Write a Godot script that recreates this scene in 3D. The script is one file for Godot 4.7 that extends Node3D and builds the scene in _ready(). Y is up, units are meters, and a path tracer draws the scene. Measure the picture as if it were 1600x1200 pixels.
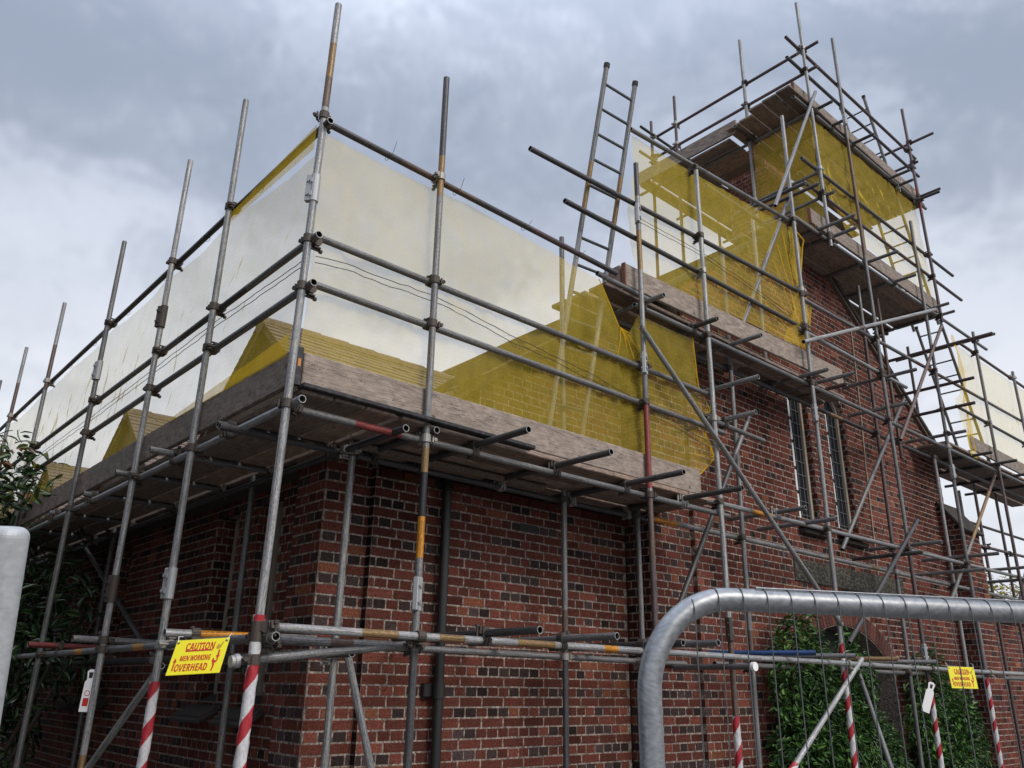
extends Node3D

const R := 0.0242                      # scaffold tube radius, metres
var rng := RandomNumberGenerator.new()
var M := {}                            # shared materials
var coupler_mesh: ArrayMesh
var sleeve_mesh: ArrayMesh
var uprights: Array = []               # tubes of the scaffold being built, for its couplers
var levels: Array = []
var brick_list: Array = []             # every brick laid: [transform, colour, wall, score]
var eye := Vector3(-1.997, 1.65, 4.229)
var look_x := Vector3(0.74272, 0.01498, 0.66943)
var look_y := Vector3(-0.24428, 0.93691, 0.25006)
var look_f := Vector3(0.62345, 0.34925, -0.69952)

# linear base colours
const GALV := Color(0.4, 0.415, 0.43)
const GREY := Color(0.25, 0.255, 0.265)
const DARK := Color(0.1, 0.1, 0.108)
const RUST := Color(0.17, 0.12, 0.1)
const PLUM := Color(0.15, 0.11, 0.115)
const MAROON := Color(0.3, 0.07, 0.065)
const ORANGE := Color(0.72, 0.31, 0.03)
const OCHRE := Color(0.34, 0.22, 0.1)
const BLACK := Color(0.03, 0.03, 0.033)
const BLUE := Color(0.035, 0.1, 0.3)

func _ready() -> void:
	rng.seed = 4711
	# ------------------------------------------------ camera, sky, sun, exposure
	var cam := Camera3D.new()
	cam.name = "camera"
	cam.fov = 50.53
	cam.near = 0.05
	cam.far = 600.0
	add_child(cam)
	cam.transform = Transform3D(Basis(look_x, look_y, -look_f), eye)
	cam.current = true
	var we := WorldEnvironment.new()
	we.name = "world_environment"
	var env := Environment.new()
	env.background_mode = Environment.BG_SKY
	env.sky = make_sky()
	env.background_energy_multiplier = 1.0
	env.ambient_light_source = Environment.AMBIENT_SOURCE_SKY
	env.tonemap_mode = Environment.TONE_MAPPER_LINEAR
	env.tonemap_exposure = 1.5
	env.sdfgi_enabled = true
	env.ssao_enabled = true
	env.ssil_enabled = true
	we.environment = env
	add_child(we)
	var sun := DirectionalLight3D.new()
	sun.name = "sun"
	sun.light_energy = 0.5
	sun.light_color = Color(1.0, 0.96, 0.91)
	sun.light_angular_distance = 28.0
	sun.shadow_enabled = true
	add_child(sun)
	sun.look_at_from_position(Vector3(0.05, 0.62, 0.78) * 50.0, Vector3.ZERO, Vector3.UP)

	make_materials()
	coupler_mesh = make_coupler()
	sleeve_mesh = make_sleeve()
	build_ground()
	build_church()
	build_corner_scaffold()
	build_gable_scaffold()
	build_tower_scaffold()
	build_far_scaffold()
	build_nets()
	build_ladders()
	build_fence()
	build_signs()
	build_tapes()
	build_plants()

# ==================================================================== sky
func make_sky() -> Sky:
	var w := 1024
	var h := 512
	var im := Image.create(w, h, false, Image.FORMAT_RGBF)
	var n1 := FastNoiseLite.new()
	n1.seed = 7443
	n1.noise_type = FastNoiseLite.TYPE_SIMPLEX_SMOOTH
	n1.frequency = 1.1
	n1.fractal_type = FastNoiseLite.FRACTAL_FBM
	n1.fractal_octaves = 6
	n1.fractal_gain = 0.42
	n1.domain_warp_enabled = true
	n1.domain_warp_type = FastNoiseLite.DOMAIN_WARP_SIMPLEX
	n1.domain_warp_amplitude = 0.7
	n1.domain_warp_frequency = 0.5
	var n2 := FastNoiseLite.new()
	n2.seed = 5
	n2.frequency = 1.7
	n2.fractal_octaves = 5
	var grey := Vector3(0.235, 0.275, 0.353)
	var pale := Vector3(0.41, 0.45, 0.545)
	var white := Vector3(0.63, 0.647, 0.675)
	for j in h:
		var el := (0.5 - (j + 0.5) / h) * PI
		for i in w:
			var az := ((i + 0.5) / w - 0.5) * TAU
			var y := sin(el)
			var c: Vector3
			if y < -0.02:
				c = Vector3(0.2, 0.2, 0.19)
			else:
				var dx := cos(el) * sin(az)
				var dz := -cos(el) * cos(az)
				var k := 1.0 / (maxf(y, 0.0) + 0.32)
				var a := n1.get_noise_3d(dx * k * 1.15, y * 1.3, dz * k * 1.15)
				var b := n2.get_noise_3d(dx * k * 1.6, y * 2.0, dz * k * 1.6)
				var t := clampf(0.53 + a * 1.1 + b * 0.1, 0.0, 1.0)
				t = t * t * (3.0 - 2.0 * t)
				c = grey.lerp(pale, t)
				var low := clampf(1.0 - y / 0.58, 0.0, 1.0)
				c = c.lerp(white, clampf(pow(low, 1.15) * (0.75 + 0.75 * t), 0.0, 0.92))
				c *= 1.0 + 1.8 * smoothstep(0.6, 1.0, y)
			im.set_pixel(i, j, Color(c.x, c.y, c.z))
	var pm := PanoramaSkyMaterial.new()
	pm.panorama = ImageTexture.create_from_image(im)
	var s := Sky.new()
	s.sky_material = pm
	return s

# ==================================================================== materials and textures
func noise_image(w: int, h: int, sd: int, fx: float, fy: float, lo: float, hi: float, octaves := 5, power := 1.0) -> Image:
	var n := FastNoiseLite.new()
	n.seed = sd
	n.frequency = 1.0
	n.fractal_octaves = octaves
	var im := Image.create(w, h, false, Image.FORMAT_RGB8)
	for j in h:
		var b := TAU * j / h
		for i in w:
			var a := TAU * i / w
			# a torus in noise space, so that the tile repeats without a seam
			var v := n.get_noise_3d((cos(a) * 1.0) * fx, (sin(a)) * fx + cos(b) * fy, sin(b) * fy)
			var t := pow(clampf(v * 0.9 + 0.5, 0.0, 1.0), power)
			var g := lerpf(lo, hi, t)
			im.set_pixel(i, j, Color(g, g, g))
	return im

func tex(im: Image) -> ImageTexture:
	im.generate_mipmaps()
	return ImageTexture.create_from_image(im)

func mat(c: Color, rough := 0.8, metal := 0.0) -> StandardMaterial3D:
	var m := StandardMaterial3D.new()
	m.albedo_color = c.linear_to_srgb()
	m.roughness = rough
	m.metallic = metal
	return m

func make_materials() -> void:
	# galvanised tube: streaks that run along the tube, specks and dull patches
	var im := Image.create(128, 1024, false, Image.FORMAT_RGB8)
	var ns := FastNoiseLite.new()
	ns.seed = 9
	ns.frequency = 1.0
	ns.fractal_octaves = 4
	var nf := FastNoiseLite.new()
	nf.seed = 33
	nf.frequency = 1.0
	nf.fractal_octaves = 5
	for j in 1024:
		for i in 128:
			var a := TAU * i / 128.0
			var b := TAU * j / 1024.0
			var s := ns.get_noise_3d(cos(a) * 2.6, sin(a) * 2.6 + cos(b) * 0.9, sin(b) * 0.9)
			var f := nf.get_noise_3d(cos(a) * 3.0 + sin(b) * 11.0, sin(a) * 3.0, cos(b) * 11.0)
			var v := clampf(0.8 + s * 0.32 + f * 0.34, 0.28, 1.0)
			var warm := clampf((f - 0.22) * 1.6, 0.0, 0.35)
			im.set_pixel(i, j, Color(v, v * (1.0 - warm * 0.35), v * (1.0 - warm * 0.7)))
	M.tube = StandardMaterial3D.new()
	M.tube.vertex_color_use_as_albedo = true
	M.tube.albedo_texture = tex(im)
	M.tube.roughness = 0.5
	M.tube.metallic = 0.3
	M.coupler = mat(Color(0.075, 0.062, 0.053), 0.65, 0.4)
	M.coupler_bright = mat(Color(0.3, 0.29, 0.27), 0.5, 0.5)
	M.sleeve = mat(Color(0.36, 0.37, 0.38), 0.5, 0.4)
	M.rust_orange = mat(Color(0.5, 0.2, 0.05), 0.8)
	M.bolt = mat(Color(0.16, 0.06, 0.035), 0.7, 0.3)
	# sawn boards, grain along u
	var wd := Image.create(512, 256, false, Image.FORMAT_RGB8)
	var g1 := FastNoiseLite.new()
	g1.seed = 3
	g1.frequency = 1.0
	g1.fractal_octaves = 4
	var g2 := FastNoiseLite.new()
	g2.seed = 8
	g2.frequency = 1.0
	for j in 256:
		for i in 512:
			var x := i / 512.0
			var y := j / 256.0
			var warp := g2.get_noise_2d(x * 5.0, y * 2.5) * 0.9
			var ring := sin((y * 15.0 + warp * 3.2) * TAU * 0.5)
			var fine := g1.get_noise_2d(x * 7.0, y * 110.0)
			var blot := g2.get_noise_2d(x * 9.0 + 40.0, y * 6.0)
			var v := 0.8 + ring * 0.045 + fine * 0.3 + blot * 0.1
			var kx := fposmod(x * 3.0 + 0.13 * floorf(y * 2.0), 1.0) - 0.5
			var ky := fposmod(y * 2.0, 1.0) - 0.55 + 0.2 * sin(floorf(x * 3.0) * 2.1)
			var kd := sqrt(kx * kx * 2.2 + ky * ky * 0.5)
			var split := absf(g2.get_noise_2d(x * 2.4 + 7.0, y * 16.0 + 3.0))
			if split < 0.012 and g1.get_noise_2d(x * 3.0, y * 4.0) > 0.05:
				v *= 0.45
			if kd < 0.05:
				v *= 0.55 + 6.0 * kd
			v = clampf(v, 0.2, 1.0)
			wd.set_pixel(i, j, Color(v, v * 0.965, v * 0.93))
	var wtex := tex(wd)
	M.wood = []
	for k in 8:
		var m := mat([Color(0.4, 0.32, 0.28), Color(0.34, 0.275, 0.24), Color(0.28, 0.235, 0.21), Color(0.43, 0.33, 0.27), Color(0.22, 0.175, 0.15), Color(0.31, 0.26, 0.23), Color(0.42, 0.37, 0.335), Color(0.35, 0.31, 0.28)][k], 0.85)
		m.albedo_texture = wtex
		m.uv1_scale = Vector3(0.7, 1.6, 1)
		M.wood.append(m)
	M.black_board = mat(Color(0.05, 0.045, 0.055), 0.6)
	M.black_board.albedo_texture = tex(noise_image(256, 256, 77, 3.0, 4.0, 0.3, 1.0, 5, 2.0))
	# brick
	M.brick_tex = tex(noise_image(512, 512, 12, 7.0, 7.0, 0.52, 1.0, 6))
	var bn := noise_image(256, 256, 15, 9.0, 9.0, 0.0, 1.0, 5)
	bn.bump_map_to_normal_map(2.5)
	M.brick_norm = tex(bn)
	M.brick = brick_mat(Color.WHITE)
	M.brick.vertex_color_use_as_albedo = true
	M.mortar = mat(Color(0.47, 0.385, 0.335), 0.95)
	M.mortar.metallic_specular = 0.15
	M.mortar.albedo_texture = tex(noise_image(256, 256, 61, 6.0, 6.0, 0.45, 1.0, 5))
	M.mortar.uv1_triplanar = true
	M.mortar.uv1_world_triplanar = true
	M.mortar.uv1_scale = Vector3(0.9, 0.9, 0.9)
	M.stone = mat(Color(0.16, 0.145, 0.11), 0.95)
	M.stone.albedo_texture = tex(noise_image(256, 256, 91, 4.0, 6.0, 0.3, 1.0, 5, 1.3))
	M.stone.uv1_triplanar = true
	M.stone.uv1_scale = Vector3(0.8, 0.8, 0.8)
	M.frame = mat(Color(0.34, 0.3, 0.245), 0.85)
	M.glint_white = mat(Color(0.62, 0.64, 0.66), 0.6)  # sky reflection painted as strips on the lancet glass
	M.glass = mat(Color(0.012, 0.013, 0.016), 0.25)
	M.glass.metallic_specular = 0.3
	M.lead = mat(Color(0.12, 0.125, 0.13), 0.7, 0.1)
	M.iron = mat(Color(0.012, 0.012, 0.013), 0.38)
	M.tile = mat(Color(0.22, 0.165, 0.13), 0.85)
	M.tile.albedo_texture = tex(noise_image(256, 256, 44, 6.0, 8.0, 0.5, 1.0, 4))
	M.tile.uv1_triplanar = true
	M.tile.uv1_scale = Vector3(1.4, 1.4, 1.4)
	M.tile_dark = mat(Color(0.04, 0.034, 0.03), 0.9)
	M.flash = mat(Color(0.5, 0.5, 0.49), 0.5, 0.2)
	M.cable = mat(Color(0.02, 0.02, 0.02), 0.7)
	# debris netting
	var nt := Image.create(512, 512, false, Image.FORMAT_RGBA8)
	var nn := FastNoiseLite.new()
	nn.seed = 17
	nn.frequency = 1.0
	nn.fractal_octaves = 4
	for j in 512:
		for i in 512:
			var a := TAU * i / 512.0
			var b := TAU * j / 512.0
			var f := nn.get_noise_3d(cos(a) * 2.2, sin(a) * 2.2 + cos(b) * 1.4, sin(b) * 1.4)
			var line := 0.5 + 0.5 * sin(b * 60.0 + 2.0 * f)
			var pleat := nn.get_noise_3d(cos(a) * 9.0, sin(a) * 9.0 + cos(b) * 0.5, sin(b) * 0.5)
			pleat = pow(clampf(1.0 - absf(pleat) * 5.0, 0.0, 1.0), 2.0)
			var crease := nn.get_noise_3d(cos(a) * 3.0 + cos(b) * 2.0, sin(a) * 3.0 + sin(b) * 2.0, 4.0 + cos(a) * 2.0)
			crease = pow(clampf(1.0 - absf(crease) * 9.0, 0.0, 1.0), 3.0)
			var al := clampf(0.73 + f * 0.13 - 0.05 * line + 0.05 * pleat + 0.06 * crease, 0.0, 1.0)
			nt.set_pixel(i, j, Color(1, 1, 1, al))
	M.net = StandardMaterial3D.new()
	M.net.albedo_texture = tex(nt)
	M.net.transparency = BaseMaterial3D.TRANSPARENCY_ALPHA
	M.net.albedo_color = Color(Color(0.97, 0.74, 0.085).linear_to_srgb(), 0.445)
	M.net.roughness = 0.75
	M.net.cull_mode = BaseMaterial3D.CULL_DISABLED
	M.net.backlight_enabled = true
	M.net.backlight = Color(1.0, 0.97, 0.85)
	M.net_thick = M.net.duplicate()
	M.net_thick.albedo_color = Color(Color(0.85, 0.6, 0.015).linear_to_srgb(), 0.8)
	# fence, sign, tape, plants
	M.galv = mat(Color(0.34, 0.36, 0.385), 0.4, 0.55)
	M.galv.albedo_texture = tex(noise_image(256, 256, 28, 3.0, 5.0, 0.74, 1.0, 6))
	M.galv.uv1_triplanar = true
	M.galv.uv1_scale = Vector3(3.5, 3.5, 3.5)
	M.galv_pale = mat(Color(0.46, 0.48, 0.5), 0.55, 0.25)
	M.galv_pale.albedo_texture = tex(noise_image(256, 256, 29, 3.0, 4.0, 0.85, 1.0, 5))
	M.galv_pale.uv1_triplanar = true
	M.galv_pale.uv1_scale = Vector3(4, 4, 4)
	M.wire = mat(Color(0.1, 0.105, 0.11), 0.5, 0.5)
	M.sign = mat(Color(0.8, 0.72, 0.02), 0.45)
	M.red = mat(Color(0.5, 0.03, 0.02), 0.5)
	M.white = mat(Color(0.8, 0.8, 0.8), 0.45)
	var tp := Image.create(128, 128, false, Image.FORMAT_RGB8)
	for j in 128:
		for i in 128:
			var t := fposmod(i / 128.0 + j / 128.0, 1.0)
			var nz := 0.9 + 0.1 * nn.get_noise_2d(i * 0.09, j * 0.09)
			tp.set_pixel(i, j, Color(0.82, 0.82, 0.83) * nz if t < 0.57 else Color(0.68, 0.17, 0.21) * nz)
	M.tape = mat(Color.WHITE, 0.35)
	M.tape.albedo_texture = tex(tp)
	M.leaf = StandardMaterial3D.new()
	M.leaf.vertex_color_use_as_albedo = true
	M.leaf.roughness = 0.33
	M.leaf.cull_mode = BaseMaterial3D.CULL_DISABLED
	M.leaf.backlight_enabled = true
	M.leaf.backlight = Color(0.25, 0.3, 0.1)
	M.bark = mat(Color(0.06, 0.045, 0.035), 0.9)
	M.ground = mat(Color(0.25, 0.235, 0.215), 0.95)
	M.ground.albedo_texture = tex(noise_image(256, 256, 52, 8.0, 8.0, 0.5, 1.0, 6))
	M.ground.uv1_triplanar = true
	M.ground.uv1_world_triplanar = true
	M.ground.uv1_scale = Vector3(0.5, 0.5, 0.5)

func brick_mat(c: Color) -> StandardMaterial3D:
	var m := StandardMaterial3D.new()
	m.albedo_color = c.linear_to_srgb()
	m.albedo_texture = M.brick_tex
	m.normal_enabled = true
	m.normal_texture = M.brick_norm
	m.normal_scale = 0.7
	m.uv1_triplanar = true
	m.uv1_world_triplanar = true
	m.uv1_scale = Vector3(2.3, 2.3, 2.3)
	m.metallic_specular = 0.15
	m.roughness = 0.95
	return m

# ==================================================================== nodes
func thing(called: String, label: String, category: String, at := Vector3.ZERO, group := "") -> Node3D:
	var o := Node3D.new()
	o.name = called
	add_child(o, true)
	o.position = at
	o.set_meta("label", label)
	o.set_meta("category", category)
	if group != "":
		o.set_meta("group", group)
	return o

func part(parent: Node3D, called: String, mesh: Mesh, m: Material, xf := Transform3D.IDENTITY) -> MeshInstance3D:
	var o := MeshInstance3D.new()
	o.name = called
	o.mesh = mesh
	o.material_override = m
	parent.add_child(o, true)
	o.global_transform = xf
	return o

# ==================================================================== mesh helpers
func tri(st: SurfaceTool, a: Vector3, b: Vector3, c: Vector3) -> void:   # counter-clockwise from outside
	st.set_uv(Vector2.ZERO)
	st.add_vertex(a); st.add_vertex(c); st.add_vertex(b)

func quad(st: SurfaceTool, a: Vector3, b: Vector3, c: Vector3, d: Vector3) -> void:
	tri(st, a, b, c); tri(st, a, c, d)

func begin() -> SurfaceTool:
	var st := SurfaceTool.new()
	st.begin(Mesh.PRIMITIVE_TRIANGLES)
	st.set_smooth_group(-1)
	return st

func done(st: SurfaceTool) -> ArrayMesh:
	st.generate_normals()
	return st.commit()

# a chamfered box centred on the origin; u runs along x
func bevel_box(st: SurfaceTool, s: Vector3, b: float, xf := Transform3D.IDENTITY, uo := Vector2.ZERO) -> void:
	var h := s * 0.5
	var k := h - Vector3(b, b, b)
	var P := func(ax: int, sx: float, sy: float, sz: float) -> Vector3:
		var v := Vector3(sx * k.x, sy * k.y, sz * k.z)
		if ax == 0: v.x = sx * h.x
		elif ax == 1: v.y = sy * h.y
		else: v.z = sz * h.z
		return v
	var emit := func(a: Vector3, c: Vector3, d: Vector3, e: Vector3) -> void:
		var n := (c - a).cross(d - a)
		var q := [a, c, d, e]
		if n.dot(a + c + d + e) < 0.0:
			q = [a, e, d, c]
		for i: int in [0, 2, 1, 0, 3, 2]:
			var v: Vector3 = q[i]
			st.set_uv(uo + Vector2(v.x, v.y + v.z))
			st.add_vertex(xf * v)
	for t: float in [-1.0, 1.0]:
		emit.call(P.call(0, t, -1, -1), P.call(0, t, 1, -1), P.call(0, t, 1, 1), P.call(0, t, -1, 1))
		emit.call(P.call(1, -1, t, -1), P.call(1, 1, t, -1), P.call(1, 1, t, 1), P.call(1, -1, t, 1))
		emit.call(P.call(2, -1, -1, t), P.call(2, 1, -1, t), P.call(2, 1, 1, t), P.call(2, -1, 1, t))
	if b <= 0.0:
		return
	for t: float in [-1.0, 1.0]:
		for u: float in [-1.0, 1.0]:
			emit.call(P.call(1, -1, t, u), P.call(1, 1, t, u), P.call(2, 1, t, u), P.call(2, -1, t, u))
			emit.call(P.call(0, t, -1, u), P.call(0, t, 1, u), P.call(2, t, 1, u), P.call(2, t, -1, u))
			emit.call(P.call(0, t, u, -1), P.call(0, t, u, 1), P.call(1, t, u, 1), P.call(1, t, u, -1))
			for w: float in [-1.0, 1.0]:
				var a: Vector3 = P.call(0, t, u, w)
				var c: Vector3 = P.call(1, t, u, w)
				var d: Vector3 = P.call(2, t, u, w)
				if (c - a).cross(d - a).dot(a) < 0.0:
					var sw := c
					c = d
					d = sw
				for v: Vector3 in [a, d, c]:
					st.set_uv(uo + Vector2(v.x, v.y + v.z))
					st.add_vertex(xf * v)

func box_mesh(s: Vector3, b := 0.0, uo := Vector2.ZERO) -> ArrayMesh:
	var st := begin()
	bevel_box(st, s, b, Transform3D.IDENTITY, uo)
	return done(st)

func box(parent: Node3D, called: String, lo: Vector3, hi: Vector3, m: Material, b := 0.0) -> MeshInstance3D:
	return part(parent, called, box_mesh(hi - lo, b), m, Transform3D(Basis.IDENTITY, (lo + hi) * 0.5))

# the basis whose y is along d
func along(d: Vector3) -> Basis:
	var y := d.normalized()
	var x := (Vector3.RIGHT if absf(y.x) < 0.7 else Vector3.BACK)
	var z := x.cross(y).normalized()
	return Basis(y.cross(z).normalized(), y, z)

func cyl(st: SurfaceTool, a: Vector3, b: Vector3, r: float, n := 12, caps := true, r2 := -1.0) -> void:
	var B := along(b - a)
	if r2 < 0.0: r2 = r
	for i in n:
		var t0 := TAU * i / n
		var t1 := TAU * (i + 1) / n
		var d0 := B.x * cos(t0) - B.z * sin(t0)
		var d1 := B.x * cos(t1) - B.z * sin(t1)
		quad(st, a + d0 * r, a + d1 * r, b + d1 * r2, b + d0 * r2)
		if caps:
			tri(st, a, a + d1 * r, a + d0 * r)
			tri(st, b, b + d0 * r2, b + d1 * r2)

# a hollow tube along +y, painted in bands [from, to, colour]; its bore shows at both ends
func tube_mesh(length: float, base: Color, bands: Array) -> ArrayMesh:
	var n := 14
	var cuts: Array = [0.0, length]
	for b in bands:
		cuts.append(clampf(b[0], 0.0, length)); cuts.append(clampf(b[1], 0.0, length))
	var step := 0.9
	var k := step
	while k < length:
		cuts.append(k); k += step
	cuts.sort()
	var st := SurfaceTool.new()
	st.begin(Mesh.PRIMITIVE_TRIANGLES)
	var uo := rng.randf() * 5.0
	var emit := func(ang: float, r: float, y: float, nrm: Vector3, c: Color) -> void:
		st.set_color(c)
		st.set_uv(Vector2(ang / TAU, uo + y * 0.6))
		st.set_normal(nrm)
		st.add_vertex(Vector3(cos(ang) * r, y, sin(ang) * r))
	for s in cuts.size() - 1:
		var y0: float = cuts[s]
		var y1: float = cuts[s + 1]
		if y1 - y0 < 0.001: continue
		var c := base
		var mid := (y0 + y1) * 0.5
		for b in bands:
			if mid > b[0] and mid < b[1]: c = b[2]
		for i in n:
			var a0 := TAU * i / n
			var a1 := TAU * (i + 1) / n
			var n0 := Vector3(cos(a0), 0, sin(a0))
			var n1 := Vector3(cos(a1), 0, sin(a1))
			emit.call(a0, R, y0, n0, c); emit.call(a1, R, y0, n1, c); emit.call(a1, R, y1, n1, c)
			emit.call(a0, R, y0, n0, c); emit.call(a1, R, y1, n1, c); emit.call(a0, R, y1, n0, c)
	var rb := R - 0.0042
	for e in 2:
		var y := 0.0 if e == 0 else length
		var sg := 1.0 if e == 0 else -1.0
		var yi := y + sg * minf(0.16, length * 0.4)
		for i in n:
			var a0 := TAU * i / n
			var a1 := TAU * (i + 1) / n
			var up := Vector3(0, -sg, 0)
			var n0 := -Vector3(cos(a0), 0, sin(a0))
			var n1 := -Vector3(cos(a1), 0, sin(a1))
			var lip := GALV * 1.2
			var ins := base * 0.5
			var order := [[a0, R, y, up, lip], [a1, R, y, up, lip], [a1, rb, y, up, lip], [a0, R, y, up, lip], [a1, rb, y, up, lip], [a0, rb, y, up, lip],
				[a0, rb, y, n0, ins], [a1, rb, y, n1, ins], [a1, rb, yi, n1, ins], [a0, rb, y, n0, ins], [a1, rb, yi, n1, ins], [a0, rb, yi, n0, ins],
				[a0, rb, yi, up, ins], [a1, rb, yi, up, ins], [a0, 0.0, yi, up, ins]]
			for t in range(0, 15, 3):
				var q: Array = [order[t], order[t + 1], order[t + 2]] if e == 1 else [order[t], order[t + 2], order[t + 1]]
				for v: Array in q:
					emit.call(v[0], v[1], v[2], v[3], v[4])
	return st.commit()

func make_coupler() -> ArrayMesh:      # round local y; the second tube lies along local x at z = -0.05
	var st := begin()
	cyl(st, Vector3(0, -0.024, 0), Vector3(0, 0.024, 0), 0.0305, 14)
	cyl(st, Vector3(-0.024, 0, -0.05), Vector3(0.024, 0, -0.05), 0.0305, 14)
	bevel_box(st, Vector3(0.05, 0.05, 0.03), 0.004, Transform3D(Basis.IDENTITY, Vector3(0, 0, -0.025)))
	# the flap, its bolt and nut beside the upright, and the lug under the ledger
	bevel_box(st, Vector3(0.012, 0.042, 0.042), 0.003, Transform3D(Basis(Vector3.UP, 0.35), Vector3(-0.041, 0, 0.008)))
	cyl(st, Vector3(-0.052, 0, 0.03), Vector3(-0.052, 0, -0.045), 0.0065, 6)
	cyl(st, Vector3(-0.052, 0, 0.03), Vector3(-0.052, 0, 0.014), 0.0125, 6)
	bevel_box(st, Vector3(0.042, 0.012, 0.042), 0.003, Transform3D(Basis.IDENTITY, Vector3(0.002, -0.04, -0.056)))
	cyl(st, Vector3(0.002, -0.052, -0.02), Vector3(0.002, -0.052, -0.092), 0.0065, 6)
	cyl(st, Vector3(0.002, -0.052, -0.076), Vector3(0.002, -0.052, -0.092), 0.0125, 6)
	return done(st)

func make_sleeve() -> ArrayMesh:       # the clamp that joins two tubes end to end
	var st := begin()
	cyl(st, Vector3(0, -0.1, 0), Vector3(0, 0.1, 0), 0.0305, 14)
	bevel_box(st, Vector3(0.052, 0.2, 0.034), 0.005, Transform3D(Basis.IDENTITY, Vector3(-0.03, 0, 0.006)))
	for y: float in [-0.05, 0.05]:
		cyl(st, Vector3(-0.04, y, -0.02), Vector3(-0.04, y, 0.034), 0.0125, 6)
		bevel_box(st, Vector3(0.018, 0.034, 0.004), 0.001, Transform3D(Basis.IDENTITY, Vector3(-0.014, y, 0.0315)))
	return done(st)

# a tube swept along a polyline
func sweep(pts: Array, r: float, n := 10, closed_ends := true) -> ArrayMesh:
	var st := SurfaceTool.new()
	st.begin(Mesh.PRIMITIVE_TRIANGLES)
	var rings: Array = []
	var last := Vector3.ZERO
	for i in pts.size():
		var d: Vector3 = (pts[mini(i + 1, pts.size() - 1)] - pts[maxi(i - 1, 0)]).normalized()
		var x := last - d * last.dot(d)
		if x.length() < 0.01: x = along(d).x
		x = x.normalized()
		last = x
		var z := x.cross(d)
		var ring: Array = []
		for k in n:
			var a := TAU * k / n
			ring.append(x * cos(a) + z * sin(a))
		rings.append(ring)
	for i in pts.size() - 1:
		for k in n:
			var k1 := (k + 1) % n
			var q := [[i, k], [i, k1], [i + 1, k1], [i, k], [i + 1, k1], [i + 1, k]]
			for e: int in [0, 1, 2, 3, 4, 5]:
				var ring: Array = rings[q[e][0]]
				var nr: Vector3 = ring[q[e][1]]
				var base: Vector3 = pts[q[e][0]]
				st.set_normal(nr)
				st.add_vertex(base + nr * r)
	if closed_ends:
		for e: int in [0, pts.size() - 1]:
			var ring: Array = rings[e]
			var c: Vector3 = pts[e]
			var away: Vector3 = (pts[0] - pts[1]).normalized() if e == 0 else (pts[e] - pts[e - 1]).normalized()
			for k in n:
				for v: Vector3 in [c, c + ring[k] * r, c + ring[(k + 1) % n] * r]:
					st.set_normal(away)
					st.add_vertex(v)
	return st.commit()

# a polygon (counter-clockwise, in x and y) pulled from z0 to z1
func prism(poly: PackedVector2Array, z0: float, z1: float) -> ArrayMesh:
	var st := begin()
	var ix := Geometry2D.triangulate_polygon(poly)
	for i in range(0, ix.size(), 3):
		var a := poly[ix[i]]; var b := poly[ix[i + 1]]; var c := poly[ix[i + 2]]
		if (b - a).cross(c - a) < 0.0:
			var sw := b; b = c; c = sw
		tri(st, Vector3(a.x, a.y, z1), Vector3(b.x, b.y, z1), Vector3(c.x, c.y, z1))
		tri(st, Vector3(a.x, a.y, z0), Vector3(c.x, c.y, z0), Vector3(b.x, b.y, z0))
	for i in poly.size():
		var a := poly[i]
		var b := poly[(i + 1) % poly.size()]
		quad(st, Vector3(a.x, a.y, z0), Vector3(b.x, b.y, z0), Vector3(b.x, b.y, z1), Vector3(a.x, a.y, z1))
	return done(st)

# ==================================================================== ground
func build_ground() -> void:
	var st := begin()
	quad(st, Vector3(-300, 0, 300), Vector3(300, 0, 300), Vector3(300, 0, -300), Vector3(-300, 0, -300))
	var g := part(self, "ground", done(st), M.ground)
	g.set_meta("kind", "structure")
	g.set_meta("label", "pale worn concrete paving round the church")

# ==================================================================== church
# lays English bond on a wall face: o is its lower left corner seen from outside, ux its direction along the wall.
# spans.call(y) gives the stretches of the course at height y that are solid, as [from, to] along the wall.
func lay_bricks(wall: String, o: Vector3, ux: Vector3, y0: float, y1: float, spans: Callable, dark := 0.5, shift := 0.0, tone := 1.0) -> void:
	var nrm := ux.cross(Vector3.UP)
	var k0 := int(floor(y0 / 0.075))
	var k1 := int(ceil(y1 / 0.075))
	for k in range(k0, k1):
		var yc := k * 0.075 + 0.0375
		var header := k % 2 != 0
		var mod := 0.1125 if header else 0.225
		for sp: Array in spans.call(yc):
			var a: float = sp[0]
			var b: float = sp[1]
			var s := floorf((a - shift) / mod) * mod + shift + (0.0 if header else -0.05625)
			while s < b:
				var c0 := maxf(s + 0.006, a + 0.002)
				var c1 := minf(s + mod - 0.006, b - 0.002)
				s += mod
				if c1 - c0 < 0.03: continue
				var tint: Color
				var pick := rng.randf()
				if header and pick < dark:
					tint = Color(0.095, 0.066, 0.064) * rng.randf_range(0.6, 1.4)
				elif pick > 0.965:
					tint = Color(0.4, 0.15, 0.09) * rng.randf_range(0.8, 1.1)
				else:
					tint = Color(0.31, 0.102, 0.074).lerp(Color(0.185, 0.068, 0.055), rng.randf()) * rng.randf_range(0.72, 1.15)
				tint *= tone * stain(o + ux * c0 + Vector3(0, yc, 0))
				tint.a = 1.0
				var mid := o + ux * ((c0 + c1) * 0.5)
				mid.y = yc + rng.randf_range(-0.001, 0.001)
				var proud := 0.0032 + rng.randf_range(-0.0012, 0.0016)
				var pos := mid + nrm * (proud - 0.02)
				var B := Basis(ux, Vector3.UP, nrm).rotated(nrm, rng.randf_range(-0.006, 0.006))
				var xf := Transform3D(B * Basis.from_scale(Vector3(c1 - c0, 0.063, 0.04)), pos)
				brick_list.append([xf, tint, wall, in_view(pos) * (c1 - c0)])

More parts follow.
